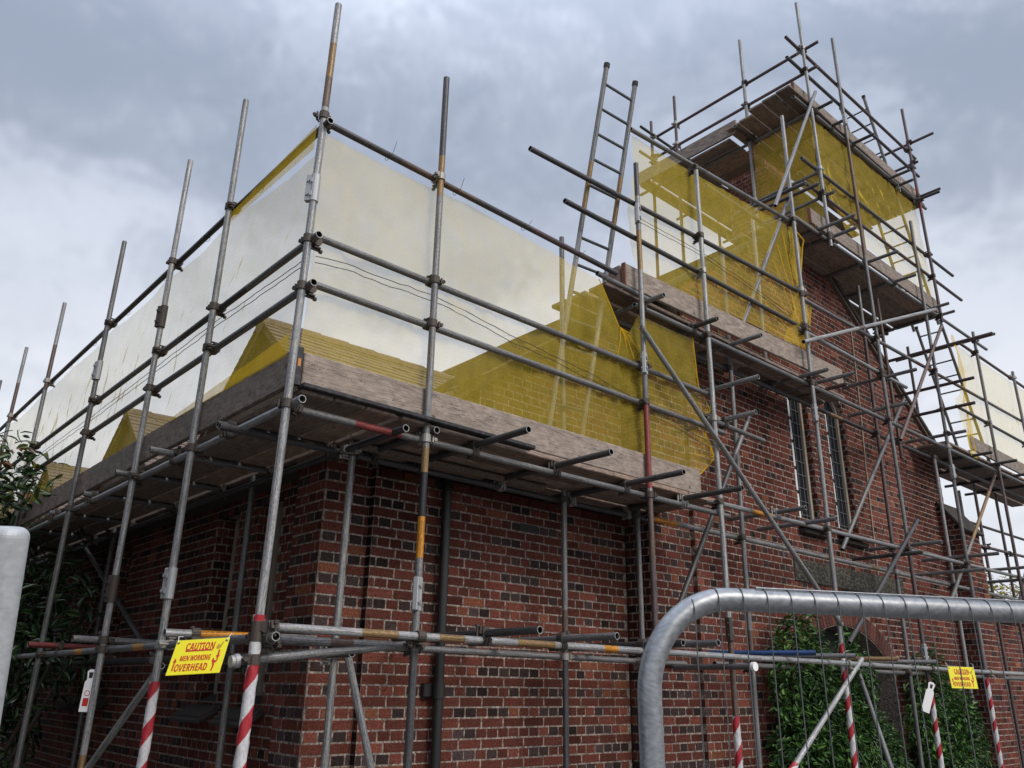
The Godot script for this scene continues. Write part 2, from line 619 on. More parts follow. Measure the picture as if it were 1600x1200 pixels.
# soot and damp: broad patches, some streaked downwards
var stain_noise: FastNoiseLite
func stain(p: Vector3) -> float:
	if stain_noise == null:
		stain_noise = FastNoiseLite.new()
		stain_noise.seed = 71
		stain_noise.frequency = 1.0
		stain_noise.fractal_octaves = 4
	var broad := stain_noise.get_noise_3d(p.x * 0.55, p.y * 0.5, p.z * 0.55)
	var run := stain_noise.get_noise_3d(p.x * 2.2, p.y * 0.3 + 20.0, p.z * 2.2)
	return clampf(0.96 + broad * 0.55 + run * 0.3, 0.55, 1.25)

# how large a spot at p shows, 0 outside the frame
func in_view(p: Vector3) -> float:
	var d := p - eye
	var w := d.dot(look_f)
	if w < 0.5: return 0.0
	if absf(d.dot(look_x) / w) > 0.62 or absf(d.dot(look_y) / w) > 0.462: return 0.0
	return 1.0 / (w * w)

func whole(a: float, b: float) -> Callable:
	return func(_y: float) -> Array: return [[a, b]]

const APEX_X := 7.72
const PITCH := 0.69
func verge_y(x: float) -> float: return 7.95 - absf(x - APEX_X) * PITCH
const ARCH_Y := 0.71
func arch_half(y: float, r: float) -> float: return sqrt(maxf(0.0, r * r - (y - ARCH_Y) * (y - ARCH_Y)))

func build_church() -> void:
	var ch := thing("brick_church", "red and dark brick church with a steep gable wall, wrapped in scaffolding", "church", Vector3(6, 0, -3))
	var walls := {}
	var front_z := -1.02
	var pier_z := -1.085
	var gz := -0.65
	# --- mortar bodies
	walls.aisle_front_wall = box(ch, "aisle_front_wall", Vector3(1.3, 0, -1.4), Vector3(4.2, 3.42, front_z), M.mortar)
	walls.corner_pier = box(ch, "corner_pier", Vector3(0.911, 0, -1.52), Vector3(1.298, 3.3, pier_z), M.mortar)
	# side wall with window openings: pieces between, below and above
	var wx := 1.02
	var slots: Array = []                # [z of far side, z of near side] of every narrow window
	for bay in 4:
		var zc := -2.57 - bay * 3.62
		slots.append([zc + 0.18, zc + 0.62])
		slots.append([zc - 0.66, zc - 0.2])
	var side := part(ch, "aisle_side_wall", side_wall_mesh(wx, slots), M.mortar)
	walls.aisle_side_wall = side
	# gable front: columns left, between and right of the two lancets, with the door arch beneath
	var w1 := [6.97, 7.47]
	var w2 := [7.92, 8.45]
	var sill_y := 3.58
	var spring_y := 5.2
	var gst := gable_mesh(w1, w2, sill_y, spring_y, gz)
	walls.gable_wall = part(ch, "gable_wall", gst, M.mortar)
	walls.gable_corner = box(ch, "gable_corner", Vector3(4.202, 0, -1.0), Vector3(4.85, 5.55, -0.705), M.mortar)
	walls.aisle_gable = part(ch, "aisle_gable", prism(PackedVector2Array([Vector2(2.3, 3.42), Vector2(4.2, 3.42), Vector2(4.2, verge_y(4.2) - 0.02), Vector2(2.3, verge_y(2.3) - 0.02)]), -1.4, front_z), M.mortar)
	walls.buttress = part(ch, "buttress", buttress_mesh(), M.mortar)
	walls.chimney = box(ch, "chimney", Vector3(8.2, 7.0, -1.95), Vector3(8.95, 9.9, -1.25), M.mortar)
	box(ch, "back_wall", Vector3(1.05, 0, -15.2), Vector3(11.6, 4.9, -14.9), M.mortar)
	box(ch, "far_side_wall", Vector3(11.3, 0, -14.9), Vector3(11.6, 4.9, -1.0), M.mortar)
	walls.wing_wall = box(ch, "wing_wall", Vector3(11.86, 0, -3.4), Vector3(18.0, 3.0, -0.9), M.mortar)
	box(ch, "wing_roof", Vector3(11.87, 3.01, -3.5), Vector3(18.2, 3.14, -0.62), M.tile_dark, 0.01)
	part(ch, "buttress_cap", box_mesh(Vector3(0.76, 0.05, 0.58), 0.008), M.tile_dark, Transform3D(Basis(Vector3.RIGHT, 0.95), Vector3(11.5, 4.19, -0.46)))
	# --- bricks
	lay_bricks("wing_wall", Vector3(0, 0, -0.9), Vector3.RIGHT, 0.0, 3.0, whole(11.86, 17.5), 0.4)
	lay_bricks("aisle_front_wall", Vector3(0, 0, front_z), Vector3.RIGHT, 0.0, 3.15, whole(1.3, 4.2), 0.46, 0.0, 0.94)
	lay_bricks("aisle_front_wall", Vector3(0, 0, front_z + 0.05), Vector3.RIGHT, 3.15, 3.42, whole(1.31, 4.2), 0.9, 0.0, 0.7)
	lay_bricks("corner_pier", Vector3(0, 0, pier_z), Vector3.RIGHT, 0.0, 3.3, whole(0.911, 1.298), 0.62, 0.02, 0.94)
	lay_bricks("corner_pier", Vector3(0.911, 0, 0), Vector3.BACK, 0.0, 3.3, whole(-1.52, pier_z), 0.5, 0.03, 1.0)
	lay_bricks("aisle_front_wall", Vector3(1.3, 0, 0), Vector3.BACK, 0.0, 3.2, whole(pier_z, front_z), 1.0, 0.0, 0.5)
	var side_spans := func(y: float) -> Array:
		var out: Array = []
		var at := -14.9
		if y > 1.5 and y < 3.1:
			for i in range(slots.size() - 1, -1, -1):
				out.append([at, slots[i][0]])
				at = slots[i][1]
		out.append([at, -1.5])
		return out
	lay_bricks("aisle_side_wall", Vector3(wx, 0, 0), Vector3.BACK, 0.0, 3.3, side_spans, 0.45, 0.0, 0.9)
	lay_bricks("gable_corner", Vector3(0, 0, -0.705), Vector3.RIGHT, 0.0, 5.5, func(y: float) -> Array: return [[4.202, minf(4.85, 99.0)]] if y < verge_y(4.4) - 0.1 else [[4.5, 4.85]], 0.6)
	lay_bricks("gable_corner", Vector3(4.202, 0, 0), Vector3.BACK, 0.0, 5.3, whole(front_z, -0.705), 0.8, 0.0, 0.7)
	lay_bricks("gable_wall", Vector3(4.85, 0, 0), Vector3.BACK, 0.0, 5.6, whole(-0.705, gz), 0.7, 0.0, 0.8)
	var gable_spans := func(y: float) -> Array:
		var half := (7.95 - y) / PITCH
		var lo := maxf(4.85, APEX_X - half + 0.05)
		var hi := minf(11.5, APEX_X + half - 0.05)
		if hi - lo < 0.06: return []
		var cut: Array = []
		if y < 2.56:
			var ah := minf(1.42, arch_half(y, 1.93)) if y > 1.9 else 1.2
			if y < 2.62: cut.append([APEX_X - ah, APEX_X + ah])
		elif y > 2.83 and y < 3.1: cut.append([6.7, 9.55])
		elif y > sill_y and y < spring_y + 0.26:
			for w: Array in [w1, w2]:
				var hw: float = (w[1] - w[0]) * 0.5
				var c: float = (w[1] + w[0]) * 0.5
				if y > spring_y: hw = sqrt(maxf(0.0, hw * hw - (y - spring_y) * (y - spring_y)))
				if hw > 0.03: cut.append([c - hw, c + hw])
		var out: Array = []
		var at := lo
		for c: Array in cut:
			if c[1] < lo or c[0] > hi: continue
			if c[0] > at: out.append([at, c[0]])
			at = c[1]
		if at < hi: out.append([at, hi])
		return out
	lay_bricks("gable_wall", Vector3(0, 0, gz), Vector3.RIGHT, 0.0, 7.9, gable_spans, 0.3)
	lay_bricks("aisle_gable", Vector3(0, 0, front_z), Vector3.RIGHT, 3.45, 5.5, func(y: float) -> Array:
		var lo := APEX_X - (7.95 - y) / PITCH + 0.06
		return [[maxf(lo, 2.32), 4.2]] if lo < 4.1 else [], 0.3)
	for w: Array in [w1, w2]:                                   # reveals that face left
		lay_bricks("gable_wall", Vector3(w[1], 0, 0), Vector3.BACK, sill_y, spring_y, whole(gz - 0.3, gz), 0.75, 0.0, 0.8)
	for s: Array in slots:
		lay_bricks("aisle_side_wall", Vector3(0, 0, s[0]), Vector3.RIGHT, 1.5, 3.1, whole(wx, wx + 0.2), 0.4, 0.0, 0.9)
	lay_bricks("buttress", Vector3(0, 0, -0.35), Vector3.RIGHT, 0.0, 3.95, whole(11.15, 11.85), 0.35)
	lay_bricks("buttress", Vector3(11.15, 0, 0), Vector3.BACK, 0.0, 4.35, func(y: float) -> Array: return [[gz, -0.35 if y < 3.97 else lerpf(-0.35, gz, (y - 3.97) / 0.42)]], 0.5)
	lay_bricks("chimney", Vector3(0, 0, -1.25), Vector3.RIGHT, 7.0, 9.9, whole(8.2, 8.95), 0.1, 0.0, 1.2)
	lay_bricks("chimney", Vector3(8.2, 0, 0), Vector3.BACK, 7.0, 9.9, whole(-1.95, -1.25), 0.1, 0.0, 1.2)
	# --- roofs
	var gable_z := -2.4
	for bay in 4:
		var zc := gable_z - bay * 3.65
		aisle_roof(ch, zc, 4.75, 0.82, 3.6, bay)
		var gw := part(ch, "aisle_gable_end", prism(PackedVector2Array([Vector2(-1.78, 3.3), Vector2(1.78, 3.3), Vector2(0, 4.68)]), 0.0, 0.12), M.tile, Transform3D(Basis(Vector3.FORWARD, Vector3.UP, Vector3.RIGHT), Vector3(0.9, 0, zc)))
		gw.set_meta("label", "plain triangular gable end above the aisle windows")
	nave_roof(ch, gz)
	# eaves board along the side
	box(ch, "eaves_board", Vector3(0.86, 3.2, -14.9), Vector3(1.02, 3.32, -1.5), M.tile_dark)
	# --- windows
	for i in slots.size():
		side_window(ch, slots[i], wx)
	lancet(ch, w1, sill_y, spring_y, gz)
	lancet(ch, w2, sill_y, spring_y, gz)
	# --- downpipe on the aisle front
	var st := begin()
	cyl(st, Vector3(1.93, 0, front_z + 0.075), Vector3(1.93, 3.3, front_z + 0.075), 0.038, 16)
	var dp := part(ch, "downpipe", done(st), M.iron)
	for y: float in [0.6, 1.62, 3.2]:
		var cs := begin()
		cyl(cs, Vector3(1.93, y - 0.055, front_z + 0.075), Vector3(1.93, y + 0.055, front_z + 0.075), 0.05, 16)
		bevel_box(cs, Vector3(0.17, 0.1, 0.05), 0.008, Transform3D(Basis.IDENTITY, Vector3(1.9, y, front_z + 0.03)))
		part(dp, "bracket", done(cs), M.iron)
	# --- stone band and brick arch over the door
	box(ch, "stone_lintel", Vector3(6.71, 2.835, gz - 0.05), Vector3(9.54, 3.095, gz + 0.022), M.stone, 0.012)
	door_arch(ch, gz)
	box(ch, "air_brick", Vector3(2.79, 2.93, front_z - 0.01), Vector3(3.01, 3.0, front_z + 0.006), M.cable)
	# lightning conductor down the gable
	part(ch, "conductor_strip", sweep([Vector3(9.04, 6.7, gz + 0.015), Vector3(8.98, 5.6, gz + 0.02), Vector3(8.9, 4.6, gz + 0.014), Vector3(8.8, 3.1, gz + 0.02)], 0.008, 6), M.frame)
	place_bricks(ch, walls)

func side_wall_mesh(wx: float, slots: Array) -> ArrayMesh:
	var st := begin()
	var add := func(z0: float, z1: float, y0: float, y1: float) -> void:
		bevel_box(st, Vector3(0.36, y1 - y0, z1 - z0), 0.0, Transform3D(Basis.IDENTITY, Vector3(wx + 0.18, (y0 + y1) * 0.5, (z0 + z1) * 0.5)))
	add.call(-14.9, -1.41, 0.0, 1.5)
	add.call(-14.9, -1.41, 3.1, 3.42)
	var at := -14.9
	for i in range(slots.size() - 1, -1, -1):
		add.call(at, slots[i][0], 1.5, 3.1)
		at = slots[i][1]
	add.call(at, -1.41, 1.5, 3.1)
	return done(st)

func gable_mesh(w1: Array, w2: Array, sill: float, spring: float, gz: float) -> ArrayMesh:
	var st := SurfaceTool.new()
	var all := ArrayMesh.new()
	st.begin(Mesh.PRIMITIVE_TRIANGLES)
	var z0 := gz - 0.36
	var mid_y := 3.3
	# below mid_y: either side of the door arch, and over it
	var lower: Array = [
		PackedVector2Array([Vector2(4.85, 0), Vector2(APEX_X - 1.2, 0), Vector2(APEX_X - 1.2, mid_y), Vector2(4.85, mid_y)]),
		PackedVector2Array([Vector2(APEX_X + 1.2, 0), Vector2(11.5, 0), Vector2(11.5, mid_y), Vector2(APEX_X + 1.2, mid_y)])]
	var over := PackedVector2Array([Vector2(APEX_X + 1.2, mid_y), Vector2(APEX_X - 1.2, mid_y)])
	for i in 13:
		var x := APEX_X - 1.2 + 2.4 * i / 12.0
		over.append(Vector2(x, ARCH_Y + sqrt(1.69 * 1.69 - (x - APEX_X) * (x - APEX_X))))
	lower.append(over)
	var edge := func(x: float) -> Vector2: return Vector2(x, verge_y(x) - 0.03)
	# above: columns split at the windows
	var xs: Array = [4.85, w1[0], w1[1], w2[0], w2[1], 11.5]
	for i in 5:
		var a: float = xs[i]
		var b: float = xs[i + 1]
		if i == 1 or i == 3:
			lower.append(PackedVector2Array([Vector2(a, mid_y), Vector2(b, mid_y), Vector2(b, sill), Vector2(a, sill)]))
			var top := PackedVector2Array([edge.call(b)])
			if APEX_X > a and APEX_X < b: top.append(edge.call(APEX_X))
			top.append(edge.call(a))
			for k in 11:
				var t := PI - PI * k / 10.0
				top.append(Vector2((a + b) * 0.5 + cos(t) * (b - a) * 0.5, spring + sin(t) * (b - a) * 0.5))
			lower.append(top)
		else:
			var p := PackedVector2Array([Vector2(a, mid_y), Vector2(b, mid_y), edge.call(b)])
			if APEX_X > a and APEX_X < b: p.append(edge.call(APEX_X))
			p.append(edge.call(a))
			lower.append(p)
	for p: PackedVector2Array in lower:
		st.append_from(prism(p, z0, gz), 0, Transform3D.IDENTITY)
	return st.commit()

func buttress_mesh() -> ArrayMesh:
	# profile in (z, y), pulled along x
	var p := PackedVector2Array([Vector2(-0.66, 0), Vector2(-0.35, 0), Vector2(-0.35, 3.97), Vector2(-0.66, 4.4)])
	var flipped := PackedVector2Array()
	for v in p: flipped.append(Vector2(-v.x, v.y))
	flipped.reverse()
	var st := SurfaceTool.new()
	st.begin(Mesh.PRIMITIVE_TRIANGLES)
	st.append_from(prism(flipped, 11.15, 11.85), 0, Transform3D(Basis(Vector3(0, 0, -1), Vector3.UP, Vector3.RIGHT), Vector3.ZERO))
	return st.commit()

func aisle_roof(ch: Node3D, zc: float, top: float, x0: float, x1: float, bay: int) -> void:
	var half := 1.82
	var rise := half * 0.83
	var st := begin()
	# two slabs
	for s: float in [-1.0, 1.0]:
		var a := Vector3(0, top, zc)
		var b := Vector3(0, top - rise, zc + s * half)
		var n := Vector3(0, half, s * rise).normalized() * 0.05
		var e0 := Vector3(x0, 0, 0)
		var e1 := Vector3(x1 - 0.9, 0, 0)
		var e2 := Vector3(x1 - 0.1, 0, 0)
		for sg: float in [0.0, -1.0]:
			var o := n * sg
			if s > 0.0: quad(st, b + e0 + o, b + e1 + o, a + e2 + o, a + e0 + o)
			else: quad(st, b + e1 + o, b + e0 + o, a + e0 + o, a + e2 + o)
		quad(st, b + e0 - n, b + e1 - n, b + e1, b + e0)
		quad(st, a + e0 - n, a + e0, b + e0, b + e0 - n)
	var roof := part(ch, "aisle_roof", done(st), M.tile)
	# courses of plain tiles, each lifted at its lower edge
	var tiles := begin()
	var slope := Vector3(0, -rise, half).length()
	for s: float in [-1.0, 1.0]:
		if s < 0.0 and bay > 2: continue
		var down := Vector3(0, -rise, s * half).normalized()
		var n := Vector3(0, half, s * rise).normalized()
		for k in 22:
			var d0 := 0.02 + k * 0.105
			if d0 > slope: break
			var x := x0 - 0.02
			var lim := x1 - 0.1 - 0.35 * d0
			while x < lim:
				var w := 0.165
				var lift := 0.02 + rng.randf() * 0.006
				var c := Vector3(x + w * 0.5, top, zc) + down * (d0 + 0.06)
				var B := Basis(Vector3.RIGHT, n, Vector3.RIGHT.cross(n))
				B = B.rotated(Vector3.RIGHT, -s * 0.09)
				bevel_box(tiles, Vector3(w - 0.004, 0.014, 0.125), 0.0, Transform3D(B, c + n * lift))
				x += w
	var tl := part(roof, "roof_tiles", done(tiles), M.tile)
	tl.set_meta("kind", "stuff")
	var rs := begin()
	var x := x0 - 0.02
	while x < x1 - 0.2:
		cyl(rs, Vector3(x, top - 0.02, zc), Vector3(x + 0.3, top - 0.01, zc), 0.085, 10)
		x += 0.305
	part(roof, "ridge_tiles", done(rs), M.tile)
	if bay == 0:
		part(roof, "lead_valley", sweep([Vector3(3.0, 4.4, zc + 0.45), Vector3(2.75, 4.15, zc + 0.85), Vector3(2.6, 3.98, zc + 1.1), Vector3(2.35, 3.8, zc + 1.3)], 0.05, 6), M.flash)

func nave_roof(ch: Node3D, gz: float) -> void:
	var st := begin()
	for s: float in [-1.0, 1.0]:
		var reach := 5.95 if s < 0.0 else 4.1
		var a := Vector3(APEX_X, 7.99, 0)
		var b := Vector3(APEX_X + s * reach, 7.99 - reach * PITCH, 0)
		var n := Vector3(s * PITCH, 1, 0).normalized() * 0.09
		var f := Vector3(0, 0, gz + 0.05)
		var f2 := Vector3(0, 0, gz + 0.05) if s > 0.0 else Vector3(0, 0, -0.96)
		var r := Vector3(0, 0, -15.3)
		quad(st, a + f, a + r, b + r, b + f2)
		quad(st, a + f - n, b + f2 - n, b + r - n, a + r - n)
		quad(st, a + f - n, a + f, b + f2, b + f2 - n)
		quad(st, b + f2 - n, b + f2, b + r, b + r - n)
	var roof := part(ch, "nave_roof", done(st), M.tile)
	var tiles := begin()
	for s: float in [-1.0, 1.0]:
		var down := Vector3(s, -PITCH, 0).normalized()
		var n := Vector3(s * PITCH, 1, 0).normalized()
		for k in 66:
			var d := k * 0.105
			if d > (7.1 if s < 0.0 else 4.9): break
			var z := gz + 0.04
			while z > -6.0:
				var c := Vector3(APEX_X, 8.0, z - 0.5) + down * (d + 0.06) + n * 0.015
				bevel_box(tiles, Vector3(0.13, 0.014, 0.996), 0.0, Transform3D(Basis(down, n, down.cross(n)).rotated(Vector3.BACK, s * 0.06), c))
				z -= 1.0
	part(roof, "tile_course", done(tiles), M.tile).set_meta("kind", "stuff")
	# dark verge that closes the tiles over the gable brickwork
	for s: float in [-1.0, 1.0]:
		var vt := begin()
		var down := Vector3(s, -PITCH, 0).normalized()
		var n := Vector3(s * PITCH, 1, 0).normalized()
		var d := 0.0
		while d < (6.9 if s < 0.0 else 4.75):
			var c := Vector3(APEX_X, 7.95, gz + 0.03 if d < 4.2 or s > 0.0 else -0.98) + down * (d + 0.14) + n * 0.02
			bevel_box(vt, Vector3(0.27, 0.07, 0.09), 0.008, Transform3D(Basis(down, n, down.cross(n)), c))
			d += 0.28
		part(roof, "verge_course", done(vt), M.tile_dark)

func side_window(ch: Node3D, s: Array, wx: float) -> void:
	var z0: float = s[0]
	var z1: float = s[1]
	var fr := begin()
	for z: float in [z0 + 0.025, z1 - 0.025]:
		bevel_box(fr, Vector3(0.06, 1.6, 0.046), 0.004, Transform3D(Basis.IDENTITY, Vector3(wx + 0.19, 2.3, z)))
	bevel_box(fr, Vector3(0.058, 0.05, z1 - z0 - 0.1), 0.004, Transform3D(Basis.IDENTITY, Vector3(wx + 0.19, 1.528, (z0 + z1) * 0.5)))
	var w := part(ch, "narrow_window", done(fr), M.frame)
	box(w, "glass", Vector3(wx + 0.2, 1.5, z0 + 0.01), Vector3(wx + 0.212, 3.1, z1 - 0.01), M.glass)
	var ld := begin()
	for k in 7:
		bevel_box(ld, Vector3(0.01, 0.012, z1 - z0 - 0.1), 0.0, Transform3D(Basis.IDENTITY, Vector3(wx + 0.192, 1.7 + k * 0.2, (z0 + z1) * 0.5)))
	bevel_box(ld, Vector3(0.01, 1.52, 0.012), 0.0, Transform3D(Basis.IDENTITY, Vector3(wx + 0.19, 2.32, (z0 + z1) * 0.5)))
	part(w, "leading", done(ld), M.lead)
	# sloping sill of creased tiles
	var sl := begin()
	for k in 2:
		bevel_box(sl, Vector3(0.34, 0.03, (z1 - z0) + 0.16 - k * 0.04), 0.006, Transform3D(Basis(Vector3.BACK, 0.5), Vector3(wx - 0.02 + k * 0.03, 1.43 + k * 0.035, (z0 + z1) * 0.5)))
	part(w, "tile_sill", done(sl), M.tile_dark)

func lancet(ch: Node3D, w: Array, sill: float, spring: float, gz: float) -> void:
	var a: float = w[0]
	var b: float = w[1]
	var c := (a + b) * 0.5
	var hw := (b - a) * 0.5
	var outline := func(inset: float) -> PackedVector2Array:
		var p := PackedVector2Array([Vector2(a + inset, sill + inset), Vector2(b - inset, sill + inset)])
		for k in 13:
			var t := PI * k / 12.0
			p.append(Vector2(c + cos(t) * (hw - inset), spring + sin(t) * (hw - inset)))
		return p
	var z := gz - 0.075
	var po: PackedVector2Array = outline.call(0.002)
	var pi: PackedVector2Array = outline.call(0.05)
	var st := begin()
	for i in po.size():
		var j := (i + 1) % po.size()
		var q := [Vector3(po[i].x, po[i].y, z), Vector3(po[j].x, po[j].y, z), Vector3(pi[j].x, pi[j].y, z), Vector3(pi[i].x, pi[i].y, z)]
		quad(st, q[0], q[1], q[2], q[3])
		var back := Vector3(0, 0, -0.05)
		quad(st, q[3], q[2], q[2] + back, q[3] + back)
	var win := part(ch, "lancet_window", done(st), M.frame)
	part(win, "glass", prism(outline.call(0.03), z - 0.05, z - 0.035), M.glass)
	# lead cames and white strips on the left that paint in reflected sky
	var ld := begin()
	var x := a + 0.15
	while x < b - 0.08:
		bevel_box(ld, Vector3(0.008, spring - sill, 0.01), 0.0, Transform3D(Basis.IDENTITY, Vector3(x, (spring + sill) * 0.5, z - 0.028)))
		x += 0.11
	var y := sill + 0.1
	while y < spring + 0.1:
		bevel_box(ld, Vector3(b - a - 0.1, 0.008, 0.01), 0.0, Transform3D(Basis.IDENTITY, Vector3(c, y, z - 0.026)))
		y += 0.17
	part(win, "leading", done(ld), M.lead)
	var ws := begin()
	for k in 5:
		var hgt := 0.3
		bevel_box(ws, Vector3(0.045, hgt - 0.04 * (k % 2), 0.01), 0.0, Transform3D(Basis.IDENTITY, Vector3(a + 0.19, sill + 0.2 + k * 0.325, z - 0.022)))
	part(win, "painted_sky_glint", done(ws), M.glint_white)
	var sl := begin()
	bevel_box(sl, Vector3(b - a + 0.14, 0.03, 0.34), 0.006, Transform3D(Basis(Vector3.RIGHT, 0.55), Vector3(c, sill - 0.03, gz + 0.0)))
	bevel_box(sl, Vector3(b - a + 0.1, 0.05, 0.14), 0.006, Transform3D(Basis.IDENTITY, Vector3(c, sill - 0.15, gz + 0.02)))
	part(win, "tile_sill", done(sl), M.tile_dark)

func door_arch(ch: Node3D, gz: float) -> void:
	var dark := box(ch, "door", Vector3(APEX_X - 1.2, 0, gz - 0.34), Vector3(APEX_X + 1.2, 2.42, gz - 0.3), M.cable)
	dark.set_meta("label", "dark door recess under the brick arch")
	var ring := Node3D.new()
	ring.name = "brick_arch"
	ch.add_child(ring, true)
	var m1 := brick_mat(Color(0.25, 0.11, 0.085))
	var m2 := brick_mat(Color(0.17, 0.085, 0.075))
	var am := box_mesh(Vector3(0.064, 0.215, 0.06), 0.004)
	var t := -0.8
	while t < 0.8:
		var d := Vector3(sin(t), cos(t), 0)
		if absf(sin(t)) * 1.8 < 1.36:
			var p := Vector3(APEX_X, ARCH_Y, gz - 0.02) + d * 1.805
			part(ring, "brick", am, m1 if rng.randf() < 0.5 else m2, Transform3D(Basis(Vector3.BACK, -t), p))
		t += 0.0415

func place_bricks(ch: Node3D, walls: Dictionary) -> void:
	var unit := begin()
	bevel_box(unit, Vector3.ONE, 0.0)
	# a brick with softened front arrises, unit sized
	var st := begin()
	var f := [Vector3(-0.5, -0.5, -0.5), Vector3(0.5, -0.5, -0.5), Vector3(0.5, 0.5, -0.5), Vector3(-0.5, 0.5, -0.5)]
	var g := [Vector3(-0.5, -0.5, 0.4), Vector3(0.5, -0.5, 0.4), Vector3(0.5, 0.5, 0.4), Vector3(-0.5, 0.5, 0.4)]
	var hx := 0.482
	var hy := 0.455
	var h := [Vector3(-hx, -hy, 0.5), Vector3(hx, -hy, 0.5), Vector3(hx, hy, 0.5), Vector3(-hx, hy, 0.5)]
	for i in 4:
		var j := (i + 1) % 4
		quad(st, f[i], f[j], g[j], g[i])
		quad(st, g[i], g[j], h[j], h[i])
	quad(st, h[0], h[1], h[2], h[3])
	var bm := done(st)
	# the bricks that show largest are parts of their own walls
	var order: Array = []
	for i in brick_list.size():
		if brick_list[i][2] in ["aisle_front_wall", "corner_pier"] and brick_list[i][0].origin.y < 3.1:
			order.append(i)
	order.sort_custom(func(p: int, q: int) -> bool: return brick_list[p][3] > brick_list[q][3])
	var own := {}
	var mats := {}
	for n in mini(255, order.size()):
		own[order[n]] = true
	var rest: Array = []
	for i in brick_list.size():
		var b: Array = brick_list[i]
		if own.has(i):
			var c: Color = b[1]
			var key := "%d %d" % [int(c.r * 40.0), int(c.g * 80.0)]
			if not mats.has(key): mats[key] = brick_mat(c)
			part(walls[b[2]], "brick", bm, mats[key], b[0])
		else:
			rest.append(b)
	var mm := MultiMesh.new()
	mm.transform_format = MultiMesh.TRANSFORM_3D
	mm.use_colors = true
	mm.mesh = bm
	mm.instance_count = rest.size()
	for i in rest.size():
		mm.set_instance_transform(i, rest[i][0])
		mm.set_instance_color(i, rest[i][1])
	var mi := MultiMeshInstance3D.new()
	mi.name = "brickwork"
	mi.multimesh = mm
	mi.material_override = M.brick
	mi.set_meta("kind", "stuff")
	ch.add_child(mi, true)
	mi.global_transform = Transform3D.IDENTITY

# ==================================================================== scaffold parts
func tube(th: Node3D, called: String, a: Vector3, b: Vector3, c := GALV, bands: Array = [], role := "") -> MeshInstance3D:
	var shade := rng.randf_range(0.82, 1.12)
	var cc := c * shade
	cc.a = 1.0
	var o := part(th, called, tube_mesh((b - a).length(), cc, bands), M.tube, Transform3D(along(b - a).rotated((b - a).normalized(), rng.randf() * TAU), a))
	var rec := [a, b, o]
	if role == "up" or called == "upright": uprights.append(rec)
	elif role != "none": levels.append(rec)
	return o

# clamps wherever a level tube meets an upright or another level tube passes across it
func clamp_all() -> void:
	var seen := {}
	for h: Array in levels:
		for u: Array in uprights:
			try_coupler(u, h, 0.1, seen)
	for i in levels.size():
		for j in range(i + 1, levels.size()):
			var di: Vector3 = (levels[i][1] - levels[i][0]).normalized()
			var dj: Vector3 = (levels[j][1] - levels[j][0]).normalized()
			if absf(di.dot(dj)) < 0.3: try_coupler(levels[i], levels[j], 0.075, seen)
	uprights.clear()
	levels.clear()

func try_coupler(u: Array, h: Array, reach: float, seen: Dictionary) -> void:
	var near := Geometry3D.get_closest_points_between_segments(u[0], u[1], h[0], h[1])
	var p: Vector3 = near[0]
	var q: Vector3 = near[1]
	if p.distance_to(q) > reach or p.distance_to(q) < 0.02: return
	var key := Vector3i((p * 14.0).round())
	if seen.has(key): return
	seen[key] = true
	var y: Vector3 = (u[1] - u[0]).normalized()
	if y.y < -0.2: y = -y
	var z := (p - q).normalized()
	var x := y.cross(z).normalized()
	z = x.cross(y).normalized()
	var flip := 1.0 if rng.randf() < 0.6 else -1.0
	var xf := Transform3D(Basis(x * flip, y, z) if flip > 0.0 else Basis(-x, -y, z), p)
	xf.basis = xf.basis.scaled_local(Vector3(1.1, 1.1, 1.1))
	part(u[2], "coupler", coupler_mesh, M.coupler if rng.randf() < 0.8 else M.coupler_bright, xf)

func sleeve(o: MeshInstance3D, p: Vector3, turn: float, rusty := false) -> void:
	part(o, "sleeve_coupler", sleeve_mesh, M.sleeve if not rusty else M.coupler, Transform3D(Basis(Vector3.UP, turn), p))

# a sawn board from a to b, w wide along side, t thick
func board(th: Node3D, called: String, a: Vector3, b: Vector3, wide: Vector3, t := 0.038, m: Material = null) -> MeshInstance3D:
	var d := b - a
	var x := d.normalized()
	var y := wide.normalized()
	var z := x.cross(y)
	var len := d.length()
	var mesh := box_mesh(Vector3(len, wide.length() - 0.009, t), 0.006, Vector2(rng.randf() * 9.0, rng.randf() * 9.0))
	return part(th, called, mesh, m if m else M.wood[rng.randi() % 6], Transform3D(Basis(x, y, z), (a + b) * 0.5))

# boards side by side, running along x from x0 to x1 with joints, between z0 (near) and z1 (far), their underside at y
func deck_x(th: Node3D, x0: float, x1: float, z0: float, z1: float, y: float, joints: Array, jag := 0.0) -> void:
	var n := int(round((z0 - z1) / 0.228))
	for k in n:
		var z := z0 - 0.114 - k * 0.228 - (0.03 if k == n - 1 else 0.0)
		var cuts: Array = [x0 - jag * rng.randf()]
		cuts.append_array(joints)
		cuts.append(x1 + jag * rng.randf())
		for i in cuts.size() - 1:
			var dy := rng.randf_range(0.0, 0.004)
			board(th, "deck_board", Vector3(cuts[i] + 0.003, y + 0.019 + dy, z), Vector3(cuts[i + 1] - 0.003, y + 0.019 + dy, z), Vector3(0, 0, 0.225))

func deck_z(th: Node3D, z0: float, z1: float, x0: float, x1: float, y: float, joints: Array) -> void:
	var n := int(round((x1 - x0) / 0.228))
	for k in n:
		var x := x0 + 0.114 + k * 0.228 + (0.035 if k == n - 1 else 0.0)
		var cuts: Array = [z0]
		cuts.append_array(joints)
		cuts.append(z1)
		for i in cuts.size() - 1:
			var dy := rng.randf_range(0.0, 0.004)
			board(th, "deck_board", Vector3(x, y + 0.019 + dy, cuts[i] - 0.003), Vector3(x, y + 0.019 + dy, cuts[i + 1] + 0.003), Vector3(0.225, 0, 0))

